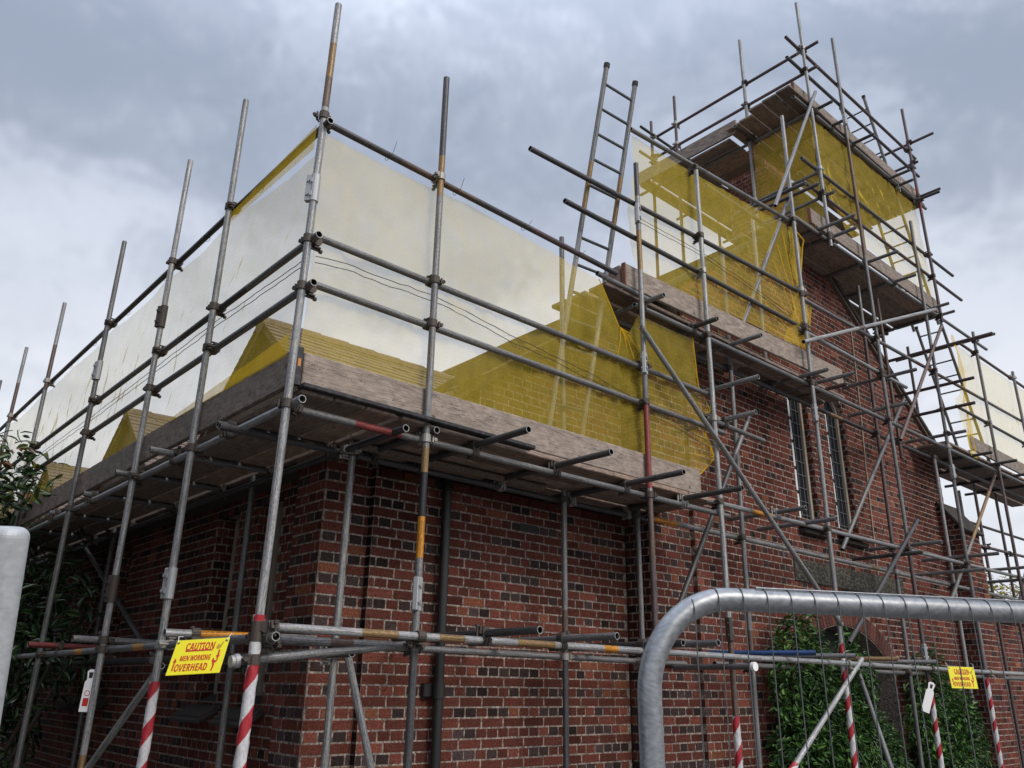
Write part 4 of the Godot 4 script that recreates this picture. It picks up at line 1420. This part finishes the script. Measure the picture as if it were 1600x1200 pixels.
func build_nets() -> void:
	var z := -0.088
	# front of the corner scaffold
	var bot: Array = [V(0.1, 3.5, z), V(4.16, 3.49, z)]
	var top: Array = [V(0.1, 5.19, z), V(1.0, 5.185, z), V(1.95, 5.16, z), V(2.42, 5.12, z), V(2.87, 5.07, z), V(2.98, 4.9, z), V(3.12, 4.68, z), V(3.26, 4.67, z - 0.01), V(3.43, 4.94, z - 0.02), V(4.26, 4.93, z - 0.02)]
	var right: Array = [V(4.16, 3.49, z), V(4.46, 3.73, z), V(4.3, 4.02, z), V(4.44, 4.21, z), V(4.27, 4.42, z), V(4.26, 4.93, z - 0.02)]
	var n := net_thing("debris_net", "yellow mesh net along the front of the corner scaffold, its right edge torn loose", V(2.2, 3.5, z), net_mesh(bot, top, [bot[0], top[0]], right, Vector3.BACK, 0.03, 150, 48, 4, 0.03))
	for o: float in [0.0, -0.045]:
		cord(n, [V(0.12, 4.22 + o, z + 0.03), V(0.3, 4.245 + o, z + 0.03), V(1.1, 4.265 + o, z + 0.03), V(1.84, 4.18 + o, z + 0.03), V(2.8, 4.1 + o, z + 0.03), V(4.3, 3.86 + o, z + 0.03)], 0.02, 7 + int(o * 100))
	strand(n, "net_hem", right, 0.007)
	strand(n, "net_hem", [V(2.87, 5.07, z), V(2.98, 4.9, z), V(3.12, 4.68, z), V(3.26, 4.67, z - 0.01)], 0.006)
	for t: Array in [[3.2, 4.5], [3.3, 4.42], [3.08, 4.4], [3.36, 4.52]]:
		strand(n, "gathered_strand", [V(3.14, 4.68, z), V((3.14 + t[0]) * 0.5, (4.7 + t[1]) * 0.5, z + 0.02), V(t[0], t[1], z + 0.01)], 0.004)
	for t: Array in [[4.2, 3.9], [4.1, 3.7], [4.25, 4.0]]:
		strand(n, "gathered_strand", [V(4.45, 3.74, z), V(4.32, lerpf(3.74, t[1], 0.6), z + 0.02), V(t[0], t[1], z + 0.01)], 0.004)
	net_ties(n, V(0.2, 5.233, -0.05), V(2.95, 5.184, -0.05), 4)
	# left run
	var lb: Array = [V(0.09, 3.5, -11.4), V(0.09, 3.5, -0.06)]
	var lt: Array = [V(0.09, 5.09, -11.4), V(0.09, 5.14, -1.3), V(0.09, 5.06, -0.06)]
	var l := net_thing("debris_net", "yellow mesh net receding along the left side of the corner scaffold above its toe board", V(0.09, 3.5, -5), net_mesh(lb, lt, [lb[0], lt[0]], [lb[1], lt[2]], Vector3.LEFT, 0.028, 200, 30, 9, 0.05))
	part(l, "folded_edge", net_mesh([V(0.02, 5.02, -1.5), V(0.02, 4.99, -0.05)], [V(0.02, 5.1, -1.5), V(0.02, 5.19, -0.05)], [V(0.02, 5.02, -1.5), V(0.02, 5.1, -1.5)], [V(0.02, 4.99, -0.05), V(0.02, 5.19, -0.05)], Vector3.LEFT, 0.01, 30, 4, 3), M.net_thick)
	part(l, "folded_edge", net_mesh([V(0.03, 3.53, -2.0), V(0.03, 3.52, -0.12)], [V(0.03, 3.56, -2.0), V(0.03, 3.67, -0.12)], [V(0.03, 3.53, -2.0), V(0.03, 3.56, -2.0)], [V(0.03, 3.52, -0.12), V(0.03, 3.67, -0.12)], Vector3.LEFT, 0.008, 30, 4, 3), M.net_thick)
	for o: float in [0.0, -0.045]:
		cord(l, [V(0.07, 4.2 + o, -0.15), V(0.07, 4.22 + o, -1.6), V(0.07, 4.17 + o, -4.2), V(0.07, 4.16 + o, -11)], 0.014, 17 + int(o * 100))
	net_ties(l, V(0.05, 5.155, -0.4), V(0.05, 5.11, -9.5), 9)
	# mid deck
	var gb: Array = [V(3.47, 5.36, z), V(6.49, 5.45, z)]
	var gt: Array = [V(3.42, 6.9, z), V(4.5, 6.95, z), V(6.5, 7.12, z)]
	var g := net_thing("debris_net", "yellow mesh net on the mid deck in front of the gable, left edge hanging free", V(5, 5.4, z), net_mesh(gb, gt, [V(3.47, 5.36, z), V(3.36, 5.5, z), V(3.33, 5.97, z), V(3.46, 6.6, z), V(3.42, 6.9, z)], [V(6.49, 5.45, z), V(6.62, 5.75, z), V(6.78, 6.12, z), V(6.55, 6.25, z), V(6.7, 6.9, z), V(6.5, 7.12, z)], Vector3.BACK, 0.03, 100, 36, 14))
	part(g, "bunched_edge", net_mesh([V(6.0, 5.42, z + 0.03), V(6.55, 5.44, z + 0.03)], [V(6.35, 7.0, z + 0.03), V(6.6, 7.0, z + 0.03)], [V(6.0, 5.42, z + 0.03), V(6.4, 6.2, z + 0.03), V(6.35, 7.0, z + 0.03)], [V(6.55, 5.44, z + 0.03), V(6.62, 6.1, z + 0.03), V(6.6, 7.0, z + 0.03)], Vector3.BACK, 0.06, 24, 30, 19), M.net)
	for o: float in [0.0, -0.045]:
		cord(g, [V(3.4, 5.93 + o, z + 0.03), V(4.5, 5.95 + o, z + 0.03), V(5.6, 5.87 + o, z + 0.03), V(6.5, 5.77 + o, z + 0.03)], 0.012, 27 + int(o * 100))
	strand(g, "net_hem", [V(6.49, 5.45, z), V(6.62, 5.75, z + 0.02), V(6.78, 6.12, z), V(6.55, 6.25, z), V(6.7, 6.9, z + 0.02), V(6.74, 7.02, z + 0.03), V(6.62, 7.12, z), V(6.5, 7.12, z)], 0.008)
	for t: Array in [[5.4, 5.9], [5.55, 5.72], [5.75, 6.2], [5.95, 6.45], [6.1, 6.7], [5.6, 5.5], [6.25, 6.95]]:
		strand(g, "gathered_strand", [V(6.5, 5.47, z), V(lerpf(6.5, t[0], 0.5) - 0.03, lerpf(5.47, t[1], 0.5) - 0.03, z + 0.03), V(t[0], t[1], z + 0.01)], 0.004)
	net_ties(g, V(3.6, 6.94, -0.05), V(6.4, 7.16, -0.05), 4)
	# tower: front and left side
	net_thing("debris_net", "yellow mesh net across the front of the tower scaffold between its two decks", V(9, 7.7, z), net_mesh([V(8.1, 7.7, z), V(11.06, 7.68, z)], [V(7.42, 9.34, z), V(11.0, 9.4, z)], [V(8.1, 7.7, z), V(7.5, 8.3, z), V(7.42, 9.34, z)], [V(11.06, 7.68, z), V(10.95, 9.4, z)], Vector3.BACK, 0.035, 100, 36, 31))
	net_thing("debris_net", "yellow mesh net closing the left end of the tower scaffold below its top deck", V(7.45, 7.7, -0.5), net_mesh([V(7.46, 7.5, -1.05), V(7.46, 7.5, -0.08)], [V(7.46, 9.34, -1.02), V(7.46, 9.34, -0.08)], [V(7.46, 7.5, -1.05), V(7.46, 9.34, -1.02)], [V(7.46, 7.5, -0.08), V(7.46, 9.34, -0.08)], Vector3.LEFT, 0.03, 40, 30, 37))
	# far right
	var jb: Array = [V(11.35, 5.42, z), V(16.1, 5.42, z)]
	var jt: Array = [V(11.56, 7.04, z), V(16.1, 7.06, z)]
	var j := net_thing("debris_net", "yellow mesh net on the far right bay, its loose edge knotted up", V(13.5, 5.4, z), net_mesh(jb, jt, [jb[0], V(11.1, 5.9, z), V(11.7, 6.4, z), jt[0]], [jb[1], jt[1]], Vector3.BACK, 0.03, 80, 30, 41))
	part(j, "bunched_edge", net_mesh([V(11.35, 5.1, z), V(11.62, 5.1, z)], [V(11.5, 7.2, z), V(11.62, 7.2, z)], [V(11.35, 5.1, z), V(11.3, 5.4, z), V(11.62, 6.2, z), V(11.5, 7.2, z)], [V(11.62, 5.1, z), V(11.55, 5.5, z), V(11.72, 6.3, z), V(11.62, 7.2, z)], Vector3.BACK, 0.05, 16, 24, 43), M.net_thick)

func strand(th: Node3D, called: String, pts: Array, r: float) -> void:
	part(th, called, sweep(pts, r, 6), M.net_thick)

# cable ties that hold a net's top edge to the rail above
func net_ties(th: Node3D, a: Vector3, b: Vector3, n: int) -> void:
	for k in n:
		var p := a.lerp(b, (k + 0.5) / n) + (b - a).normalized() * rng.randf_range(-0.08, 0.08)
		var x := (b - a).normalized()
		var z := x.cross(Vector3.UP)
		var q: Array = []
		for i in 13:
			var t := TAU * i / 12.0
			q.append(p + Vector3.UP * (sin(t) * 0.034 - 0.014) + z * cos(t) * 0.028)
		q.append(p + Vector3(0.01, -0.02, 0.05))
		q.append(p + Vector3(0.02, rng.randf_range(0.0, 0.08), 0.08))
		part(th, "cable_tie", sweep(q, 0.0018, 5), M.cable)

# ==================================================================== ladders
func ladder(label: String, a0: Vector3, a1: Vector3, across: Vector3, c: Color, bands: Array) -> void:
	var t := thing("pole_ladder", label, "ladder", a0, "ladders between the scaffold decks")
	var d := a1 - a0
	for o: Vector3 in [Vector3.ZERO, across]:
		var mesh := tube_mesh(d.length(), c, bands)
		var st := part(t, "stile", mesh, M.tube, Transform3D(along(d), a0 + o))
		var cap := begin()
		cyl(cap, a1 + o - d.normalized() * 0.03, a1 + o + d.normalized() * 0.012, 0.031, 12)
		part(st, "rubber_cap", done(cap), M.cable)
	var n := int(d.length() / 0.262)
	for k in n:
		var p := a0 + d.normalized() * (0.16 + k * 0.262)
		var st := begin()
		cyl(st, p, p + across, 0.014, 8)
		part(t, "rung", done(st), M.wire)

func build_ladders() -> void:
	ladder("tall steel ladder leaning from the corner deck past the mid deck's left end", V(2.76, 3.32, -0.72), V(2.79, 7.25, 0.15), V(0.42, 0.03, 0), GREY, [[0, 2.3, GALV], [2.5, 3.0, OCHRE]])
	ladder("ladder inside the tower scaffold rising through the netting to its top rails", V(11.36, 7.36, -0.2), V(9.8, 11.1, -0.2), V(0, 0, -0.4), GREY, [])
	ladder("ladder standing on the far deck and reaching up to the tower scaffold's lower deck", V(12.9, 5.16, -0.3), V(11.75, 7.6, -0.3), V(0, 0, -0.4), GREY, [])

# ==================================================================== fence
func build_fence() -> void:
	var base := V(-0.8, 0, 3.26)
	var d := V(0.891, 0, 0.454)
	var f := thing("temporary_fence", "galvanised temporary fence panel with a rounded top corner and upright wires", "fence", base)
	var pts: Array = [base + V(0, 0.1, 0), base + V(0, 0.9, 0), base + V(0, 1.4, 0), base + V(0, 1.6, 0)]
	var r := 0.17
	for k in 15:
		var t := PI * 0.5 * k / 14.0
		pts.append(base + d * (r - r * cos(t)) + V(0, 1.64 + r * sin(t), 0))
	for k in 8: pts.append(base + d * (0.25 + 0.35 * k) + V(0, 1.81, 0))
	part(f, "frame_tube", sweep(pts, 0.0212, 28), M.galv)
	for k in 44:
		var s := 0.085 + k * 0.0505
		var off := V(-0.454, 0, 0.891) * -0.0
		var nrm := V(-d.z, 0, d.x) * 0.0232
		var p := base + d * s
		var topy := 1.81
		if s < r: topy = 1.64 + sqrt(r * r - (r - s) * (r - s))
		var wob := rng.randf_range(-0.003, 0.003)
		var run: Array = [p + nrm + V(0, 0.15, 0) + off, p + nrm + d * wob + V(0, 1.0, 0), p + nrm + V(0, topy - 0.01, 0)]
		for q in 5:
			var t := PI * q / 4.0
			run.append(p + nrm.normalized() * (cos(t) * 0.0232) + V(0, topy + sin(t) * 0.0232, 0))
		part(f, "mesh_wire", sweep(run, 0.00115, 6), M.wire)
	part(f, "top_wire", sweep([base + d * 0.22 + V(0, 1.832, 0) + V(-d.z, 0, d.x) * 0.01, base + d * 2.6 + V(0, 1.832, 0) + V(-d.z, 0, d.x) * 0.01], 0.0019, 6), M.galv)
	for y: float in [0.25, 1.2]:
		part(f, "cross_wire", sweep([base + d * 0.02 + V(0, y, 0), base + d * 2.6 + V(0, y, 0)], 0.0019, 6), M.wire)
	var spot := begin()
	for k in 5:
		var c := base + d * (1.27 + 0.008 * k) + V(0, 1.808 - 0.004 * k, 0) + V(-d.z, 0, d.x) * 0.0195
		cyl(spot, c - V(-d.z, 0, d.x) * 0.004, c + V(-d.z, 0, d.x) * (0.0025 + 0.0006 * k), 0.011 - 0.0012 * k, 9)
	part(f, "rust_spot", done(spot), M.bolt)
	# the neighbouring panel's end, close by on the left
	var top := V(-1.798, 1.806, 3.124)
	var g := thing("fence_post", "pale galvanised fence post end with a flat cap, close up at the left edge", "fence", V(-1.68, 0, 2.9))
	var st: Array = [V(-1.63, 0, 2.8), top + (V(-1.63, 0, 2.8) - top) * 0.5, top + (V(-1.63, 0, 2.8) - top) * 0.012, top]
	var post := part(g, "post_tube", sweep(st, 0.0225, 28), M.galv_pale)
	var cs := begin()
	var ud := (top - V(-1.63, 0, 2.8)).normalized()
	for q in 6:
		var t0 := PI * 0.5 * q / 6.0
		var t1 := PI * 0.5 * (q + 1) / 6.0
		cyl(cs, top + ud * (0.012 * sin(t0)), top + ud * (0.012 * sin(t1)), 0.0105 + 0.012 * cos(t0), 28, q == 5, 0.0105 + 0.012 * cos(t1))
	part(post, "end_cap", done(cs), M.galv_pale)

# ==================================================================== signs and tags
func letter(parent: Node3D, txt: String, height: float, at: Vector3, B: Basis, wide := 1.0) -> void:
	var tm := TextMesh.new()
	tm.text = txt
	var fnt := SystemFont.new()
	fnt.font_names = PackedStringArray(["Droid Sans"])
	fnt.font_weight = 800
	tm.font = fnt
	tm.font_size = 64
	tm.pixel_size = height / 50.0
	tm.depth = 0.0012
	tm.horizontal_alignment = HORIZONTAL_ALIGNMENT_CENTER
	part(parent, "lettering", tm, M.red, Transform3D(B * Basis.from_scale(Vector3(wide, 1, 1)), at))

func flat(parent: Node3D, called: String, pts: Array, k: float, at: Vector3, B: Basis, m: Material) -> void:
	var p := PackedVector2Array()
	for v: Vector2 in pts: p.append(v * k)
	if Geometry2D.is_polygon_clockwise(p): p.reverse()
	part(parent, called, prism(p, -0.0006, 0.0006), m, Transform3D(B, at))

func caution_sign(label: String, at: Vector3, B: Basis, w: float, h: float) -> void:
	var s := thing("caution_sign", label, "sign", at, "yellow caution signs on the scaffold")
	var pl := part(s, "sign_plate", box_mesh(Vector3(w, h, 0.004), 0.001), M.sign, Transform3D(B, at))
	var f := B * V(0, 0, 0.0032)
	letter(pl, "CAUTION", h * 0.22, at + f + B * V(-0.01 * w, h * 0.285, 0), B, 0.66)
	flat(pl, "rule", [Vector2(-0.27, 0.1), Vector2(0.24, 0.1), Vector2(0.24, 0.125), Vector2(-0.27, 0.125)], w, at + f + B * V(0, 0, 0), B, M.red)
	letter(pl, "MEN WORKING", h * 0.16, at + f + B * V(-0.04 * w, -h * 0.045, 0), B, 0.58)
	letter(pl, "OVERHEAD", h * 0.22, at + f + B * V(-0.07 * w, -h * 0.31, 0), B, 0.64)
	# arrows and the falling figure beside the words
	flat(pl, "arrow", [Vector2(-0.42, -0.2), Vector2(-0.395, -0.2), Vector2(-0.395, -0.04), Vector2(-0.375, -0.04), Vector2(-0.4075, 0.04), Vector2(-0.44, -0.04), Vector2(-0.42, -0.04)], w, at + f + B * V(0, -h * 0.08, 0), B, M.red)
	flat(pl, "arrow", [Vector2(0.335, 0.1), Vector2(0.365, 0.1), Vector2(0.365, 0.0), Vector2(0.385, 0.0), Vector2(0.35, -0.08), Vector2(0.315, 0.0), Vector2(0.335, 0.0)], w, at + f + B * V(0.03 * w, 0, 0), B, M.red)
	flat(pl, "figure", [Vector2(0.27, -0.06), Vector2(0.29, -0.05), Vector2(0.3, -0.09), Vector2(0.335, -0.1), Vector2(0.36, -0.07), Vector2(0.37, -0.09), Vector2(0.345, -0.13), Vector2(0.32, -0.15), Vector2(0.33, -0.2), Vector2(0.31, -0.29), Vector2(0.29, -0.29), Vector2(0.3, -0.2), Vector2(0.285, -0.14), Vector2(0.265, -0.11)], w, at + f + B * V(0.03 * w, 0, 0), B, M.red)
	flat(pl, "figure", [Vector2(0.3, 0.16), Vector2(0.33, 0.22), Vector2(0.35, 0.21), Vector2(0.335, 0.17), Vector2(0.37, 0.2), Vector2(0.4, 0.26), Vector2(0.415, 0.25), Vector2(0.395, 0.17), Vector2(0.36, 0.12), Vector2(0.33, 0.12)], w, at + f, B, mat(Color(0.45, 0.3, 0.02), 0.5))
	for sx: float in [-0.46, 0.46]:
		var ey := begin()
		cyl(ey, at + B * V(sx * w, h * 0.42, -0.004), at + B * V(sx * w, h * 0.42, 0.004), 0.007, 10)
		part(pl, "eyelet", done(ey), M.coupler)
		part(pl, "cable_tie", sweep([at + B * V(sx * w, h * 0.42, 0.004), at + B * V(sx * w * 1.1, h * 0.62, 0.0), at + B * V(sx * w * 1.05, h * 0.7, -0.03)], 0.002, 5), M.white)

func build_signs() -> void:
	var B := Basis(V(0.6266, 0.063, 0.7768), V(0.3031, 0.8985, -0.3174), V(-0.718, 0.4343, 0.544)).orthonormalized()
	caution_sign("large yellow caution sign with red lettering, tied between the two taped corner poles", V(-0.196, 1.778, -0.251), B, 0.3, 0.2)
	var k := 0.947
	var B2 := Basis(V(0.857, -0.0075, 0.515), V(0.0, 0.995, -0.1), V(-0.515, 0.1, 0.85)).orthonormalized()
	caution_sign("small distant yellow caution sign on the lower rail in front of the dark laurel bush", V(9.1, 1.842, 0.09) * k + eye * (1.0 - k), B2, 0.34, 0.235)
	for i in 2:
		var right := i == 1
		var at := V(-0.035, 1.575, -2.6) if not right else V(8.1, 1.61, 0.06)
		var t := thing("scaffold_tag", "white plastic inspection tag with a red mark hanging on the left pole" if not right else "blank white plastic inspection tag hanging on the taped pole by the laurel bushes", "tag", at)
		var B3 := Basis(V(0, 1, 0), 2.4) if not right else Basis(V(0, 1, 0), -0.6)
		B3 = Basis(V(0.75, 0, 0.66), V(0.02, 1, 0), V(-0.66, 0, 0.75)).orthonormalized().rotated(V(-0.66, 0, 0.75).normalized(), -0.03 if not right else -0.4)
		var sc := 0.9 if not right else 1.05
		var h := 0.155 * sc
		var body := PackedVector2Array([Vector2(-0.035, -h), Vector2(0.035, -h), Vector2(0.035, h * 0.45), Vector2(0.022, h * 0.6), Vector2(0.03, h * 0.98), Vector2(0.012, h * 1.1), Vector2(-0.012, h * 1.1), Vector2(-0.03, h * 0.98), Vector2(-0.022, h * 0.6), Vector2(-0.035, h * 0.45)])
		var bd := part(t, "tag_plate", prism(body, -0.003, 0.003), M.white, Transform3D(B3 * Basis.from_scale(V(1.3 if right else 1.0, 1, 1)), at))
		var hole := PackedVector2Array([Vector2(-0.013, h * 0.66), Vector2(0.013, h * 0.66), Vector2(0.016, h * 0.95), Vector2(-0.016, h * 0.95)])
		part(bd, "loop_hole", prism(hole, 0.003, 0.0036), M.cable, Transform3D(B3, at))
		if not right:
			flat(bd, "red_mark", [Vector2(-0.02, -0.1), Vector2(0.02, -0.1), Vector2(0.02, -0.045), Vector2(-0.02, -0.045)], 1.0, at + B3.z * 0.0036, B3, M.red)
			var rg := begin()
			for k2 in 16:
				var a0 := TAU * k2 / 16.0
				var a1 := TAU * (k2 + 1) / 16.0
				quad(rg, V(cos(a0) * 0.02, -0.012 + sin(a0) * 0.02, 0), V(cos(a1) * 0.02, -0.012 + sin(a1) * 0.02, 0), V(cos(a1) * 0.015, -0.012 + sin(a1) * 0.015, 0), V(cos(a0) * 0.015, -0.012 + sin(a0) * 0.015, 0))
			part(bd, "red_ring", done(rg), M.red, Transform3D(B3, at + B3.z * 0.0036))

# ==================================================================== barrier tape
func tape(label: String, a: Vector3, b: Vector3, sd: int, pitch := 0.26) -> void:
	var st := SurfaceTool.new()
	st.begin(Mesh.PRIMITIVE_TRIANGLES)
	var n := FastNoiseLite.new()
	n.seed = sd
	n.frequency = 1.0
	var B := along(b - a)
	var len := (b - a).length()
	var rows := int(len / 0.02)
	var cols := 18
	var at := func(i: int, j: int) -> Vector3:
		var ang := TAU * (i % cols) / cols
		var t := float(j) / rows
		var crease := n.get_noise_3d(cos(ang) * 1.6, t * len * 13.0, sin(ang) * 1.6)
		var r := 0.0305 + 0.0075 * crease
		if j == 0 or j == rows: r += 0.002
		return a + (b - a) * t + (B.x * cos(ang) + B.z * sin(ang)) * r
	for j in rows:
		for i in cols:
			for q: Array in [[i, j], [i + 1, j + 1], [i + 1, j], [i, j], [i, j + 1], [i + 1, j + 1]]:
				st.set_uv(Vector2(float(q[0]) / cols, q[1] * len / rows / pitch))
				st.add_vertex(at.call(q[0], q[1]))
	st.generate_normals()
	var t := thing("barrier_tape", label, "tape", b if b.y < a.y else a, "red and white tape wound round the scaffold poles")
	part(t, "tape_wrap", st.commit(), M.tape)

func build_tapes() -> void:
	tape("red and white tape wound down the corner pole just right of the large caution sign", V(0.002, 1.99, 0), V(-0.02, 0.3, 0), 3)
	tape("red and white tape wound down the pole just left of the large caution sign", V(0, 1.65, -1.365), V(0, 0.3, -1.365), 5)
	tape("red and white tape on the pole behind the fence panel's bent corner", V(4.352, 1.45, 0), V(4.35, 0.2, 0), 8)
	tape("red and white tape on the pole rising in front of the larger laurel bush", V(6.335, 2.12, 0), V(6.3, 0.2, 0), 11)
	tape("red and white tape below the blank white tag between the laurel bushes", V(8.32, 1.62, 0), V(8.3, 0.2, 0), 13)
	tape("red and white tape on the pole just right of the smaller caution sign", V(10.11, 1.86, 0), V(10.08, 0.2, 0), 17)
	tape("crumpled red and white tape wrapped on the foot of the slanting silver tube", V(5.12, 1.05, 0.06), V(4.75, 0.82, 0.06), 19, 0.4)

# ==================================================================== plants
func leaf_mesh() -> ArrayMesh:
	var st := SurfaceTool.new()
	st.begin(Mesh.PRIMITIVE_TRIANGLES)
	var rib: Array = [V(0, 0, 0), V(0, 0.3, 0.05), V(0, 0.65, 0.06), V(0, 1.0, -0.04)]
	var wid: Array = [0.02, 0.2, 0.19, 0.0]
	for s: float in [-1.0, 1.0]:
		for k in 3:
			var a: Vector3 = rib[k]; var b: Vector3 = rib[k + 1]
			var c: Vector3 = b + V(s * wid[k + 1], 0, 0.07); var d: Vector3 = a + V(s * wid[k], 0, 0.07)
			for v: Vector3 in [a, b, c, a, c, d]: st.add_vertex(v)
	st.generate_normals()
	return st.commit()

func foliage(th: Node3D, lobes: Array, count: int, size: Vector2, cols: Array, inner := 0.55) -> void:
	var mm := MultiMesh.new()
	mm.transform_format = MultiMesh.TRANSFORM_3D
	mm.use_colors = true
	mm.mesh = leaf_mesh()
	mm.instance_count = count
	var clumps: Array = []
	for l: Array in lobes:
		clumps.append([l[0], l[1] * 0.9])
		for q in 9:
			var dq := V(rng.randfn(), rng.randfn(), rng.randfn()).normalized()
			clumps.append([l[0] + dq * l[1] * 0.78, l[1] * rng.randf_range(0.28, 0.46)])
	lobes = clumps
	var vol: Array = []
	var total := 0.0
	for l: Array in lobes:
		total += l[1].x * l[1].y * l[1].z
		vol.append(total)
	for i in count:
		var pick := rng.randf() * total
		var k := 0
		while vol[k] < pick: k += 1
		var dir := V(rng.randfn(), rng.randfn(), rng.randfn()).normalized()
		var rad := lerpf(inner, 1.05, sqrt(rng.randf()))
		var p: Vector3 = lobes[k][0] + dir * rad * lobes[k][1]
		if p.y < 0.05: p.y = 0.05
		var face := (dir + V(0, 0.7, 0) + V(rng.randfn(), rng.randfn(), rng.randfn()) * 0.45).normalized()
		var tip := (dir * 0.5 + V(rng.randfn(), rng.randfn() - 0.3, rng.randfn()) * 0.7).normalized()
		var x := tip.cross(face).normalized()
		if x.length() < 0.5: x = Vector3.RIGHT
		var y := face.cross(x).normalized()
		var s := rng.randf_range(size.x, size.y)
		mm.set_instance_transform(i, Transform3D(Basis(x * s, y * s, face * s), p))
		var c: Color = cols[rng.randi() % cols.size()] * rng.randf_range(0.7, 1.25)
		c.a = 1.0
		mm.set_instance_color(i, c)
	var o := MultiMeshInstance3D.new()
	o.name = "foliage"
	o.multimesh = mm
	o.material_override = M.leaf
	o.set_meta("kind", "stuff")
	th.add_child(o, true)
	o.global_transform = Transform3D.IDENTITY

func stems(th: Node3D, base: Vector3, tips: Array, r: float) -> void:
	for t: Vector3 in tips:
		var mid := base.lerp(t, 0.5) + V(rng.randf_range(-0.08, 0.08), 0.1, rng.randf_range(-0.08, 0.08))
		var st := begin()
		cyl(st, base, mid, r, 7, true, r * 0.7)
		cyl(st, mid, t, r * 0.7, 7, true, r * 0.25)
		part(th, "stem", done(st), M.bark)

func build_plants() -> void:
	var greens: Array = [Color(0.04, 0.105, 0.026), Color(0.06, 0.14, 0.034), Color(0.03, 0.075, 0.022), Color(0.11, 0.22, 0.05)]
	var b1 := thing("laurel_bush", "larger glossy laurel bush against the brick arch behind the fence panel", "bush", V(6.9, 0, -0.3))
	stems(b1, V(6.9, 0, -0.3), [V(5.9, 1.7, -0.36), V(6.4, 2.0, -0.38), V(7.3, 1.6, -0.36), V(7.6, 1.2, -0.34)], 0.03)
	foliage(b1, [[V(6.1, 1.72, -0.36), V(0.5, 0.75, 0.22)], [V(6.8, 1.15, -0.34), V(0.72, 0.85, 0.26)], [V(7.45, 0.75, -0.33), V(0.6, 0.8, 0.26)], [V(7.25, 1.75, -0.4), V(0.55, 0.48, 0.2)], [V(5.95, 0.75, -0.34), V(0.5, 0.8, 0.24)]], 12000, Vector2(0.045, 0.11), greens)
	var b2 := thing("laurel_bush", "smaller glossy laurel bush behind the distant caution sign", "bush", V(9.6, 0, -0.25))
	stems(b2, V(9.6, 0, -0.25), [V(9.3, 1.7, -0.38), V(9.8, 1.4, -0.36), V(10.1, 1.1, -0.34)], 0.03)
	foliage(b2, [[V(9.25, 1.45, -0.38), V(0.55, 0.78, 0.22)], [V(9.85, 0.95, -0.34), V(0.68, 0.85, 0.25)], [V(9.2, 0.65, -0.34), V(0.55, 0.7, 0.25)]], 7000, Vector2(0.045, 0.11), greens)
	var b3 := thing("camellia_shrub", "dark leafy shrub growing up through the scaffold at the left edge", "shrub", V(-0.1, 0, -6.8))
	var dull: Array = [Color(0.025, 0.05, 0.02), Color(0.035, 0.07, 0.022), Color(0.05, 0.085, 0.03), Color(0.03, 0.05, 0.025)]
	stems(b3, V(0.1, 0, -6.6), [V(0.15, 3.9, -6.3), V(-0.2, 3.6, -7.2), V(0.3, 3.0, -5.4), V(0.35, 2.4, -4.6), V(0.1, 3.8, -8.2), V(0.4, 2.2, -4.3), V(-0.15, 3.3, -5.6)], 0.03)
	foliage(b3, [[V(-0.1, 3.2, -6.7), V(0.4, 1.0, 0.9)], [V(0.1, 2.5, -7.9), V(0.55, 1.7, 1.2)], [V(0.3, 2.1, -5.4), V(0.35, 0.9, 0.8)], [V(0.3, 1.7, -6.6), V(0.5, 1.3, 1.3)], [V(-0.25, 3.7, -8.6), V(0.4, 0.9, 1.0)]], 2600, Vector2(0.1, 0.19), dull, 0.2)
	foliage(b3, [[V(-0.08, 3.95, -6.3), V(0.22, 0.42, 0.5)], [V(-0.02, 3.6, -5.5), V(0.16, 0.3, 0.4)], [V(-0.2, 4.3, -7.6), V(0.25, 0.3, 0.5)]], 130, Vector2(0.09, 0.17), [Color(0.05, 0.1, 0.035), Color(0.04, 0.08, 0.03), Color(0.06, 0.1, 0.035), Color(0.1, 0.13, 0.04), Color(0.05, 0.09, 0.03), Color(0.2, 0.09, 0.045)], 0.2)
	var hg := thing("added_shade_hedge", "tall dense dark hedge added out of view to shade the left side of the church", "hedge", V(-4.4, 0, -6))  # added outside the view to keep sky light off the side wall
	for k in 6:
		var hz := 0.6 - k * 2.6
		stems(hg, V(-4.5, 0, hz), [V(-4.3, 6.0, hz + 0.3), V(-4.7, 5.6, hz - 0.5)], 0.08)
	foliage(hg, [[V(-4.4, 3.0, 0.2), V(1.3, 3.6, 1.9)], [V(-4.4, 3.2, -3.0), V(1.5, 4.0, 2.2)], [V(-4.5, 3.4, -6.4), V(1.5, 4.2, 2.2)], [V(-4.5, 3.4, -10.0), V(1.5, 4.2, 2.4)], [V(-4.4, 3.4, -13.6), V(1.5, 4.2, 2.4)]], 20000, Vector2(0.2, 0.36), dull, 0.3)
	var b4 := thing("birch_tree", "distant yellowing tree seen low at the far right between scaffold poles", "tree", V(60, 0, -16))
	var tr := begin()
	cyl(tr, V(60, 0, -16), V(60, 8, -16), 0.25, 8, true, 0.1)
	part(b4, "trunk", done(tr), M.bark)
	foliage(b4, [[V(60, 6.5, -16), V(2.6, 3.2, 2.6)], [V(62.5, 5.5, -17), V(2.4, 2.6, 2.4)]], 2600, Vector2(0.3, 0.55), [Color(0.35, 0.3, 0.06), Color(0.25, 0.26, 0.07), Color(0.42, 0.36, 0.1)], 0.3)
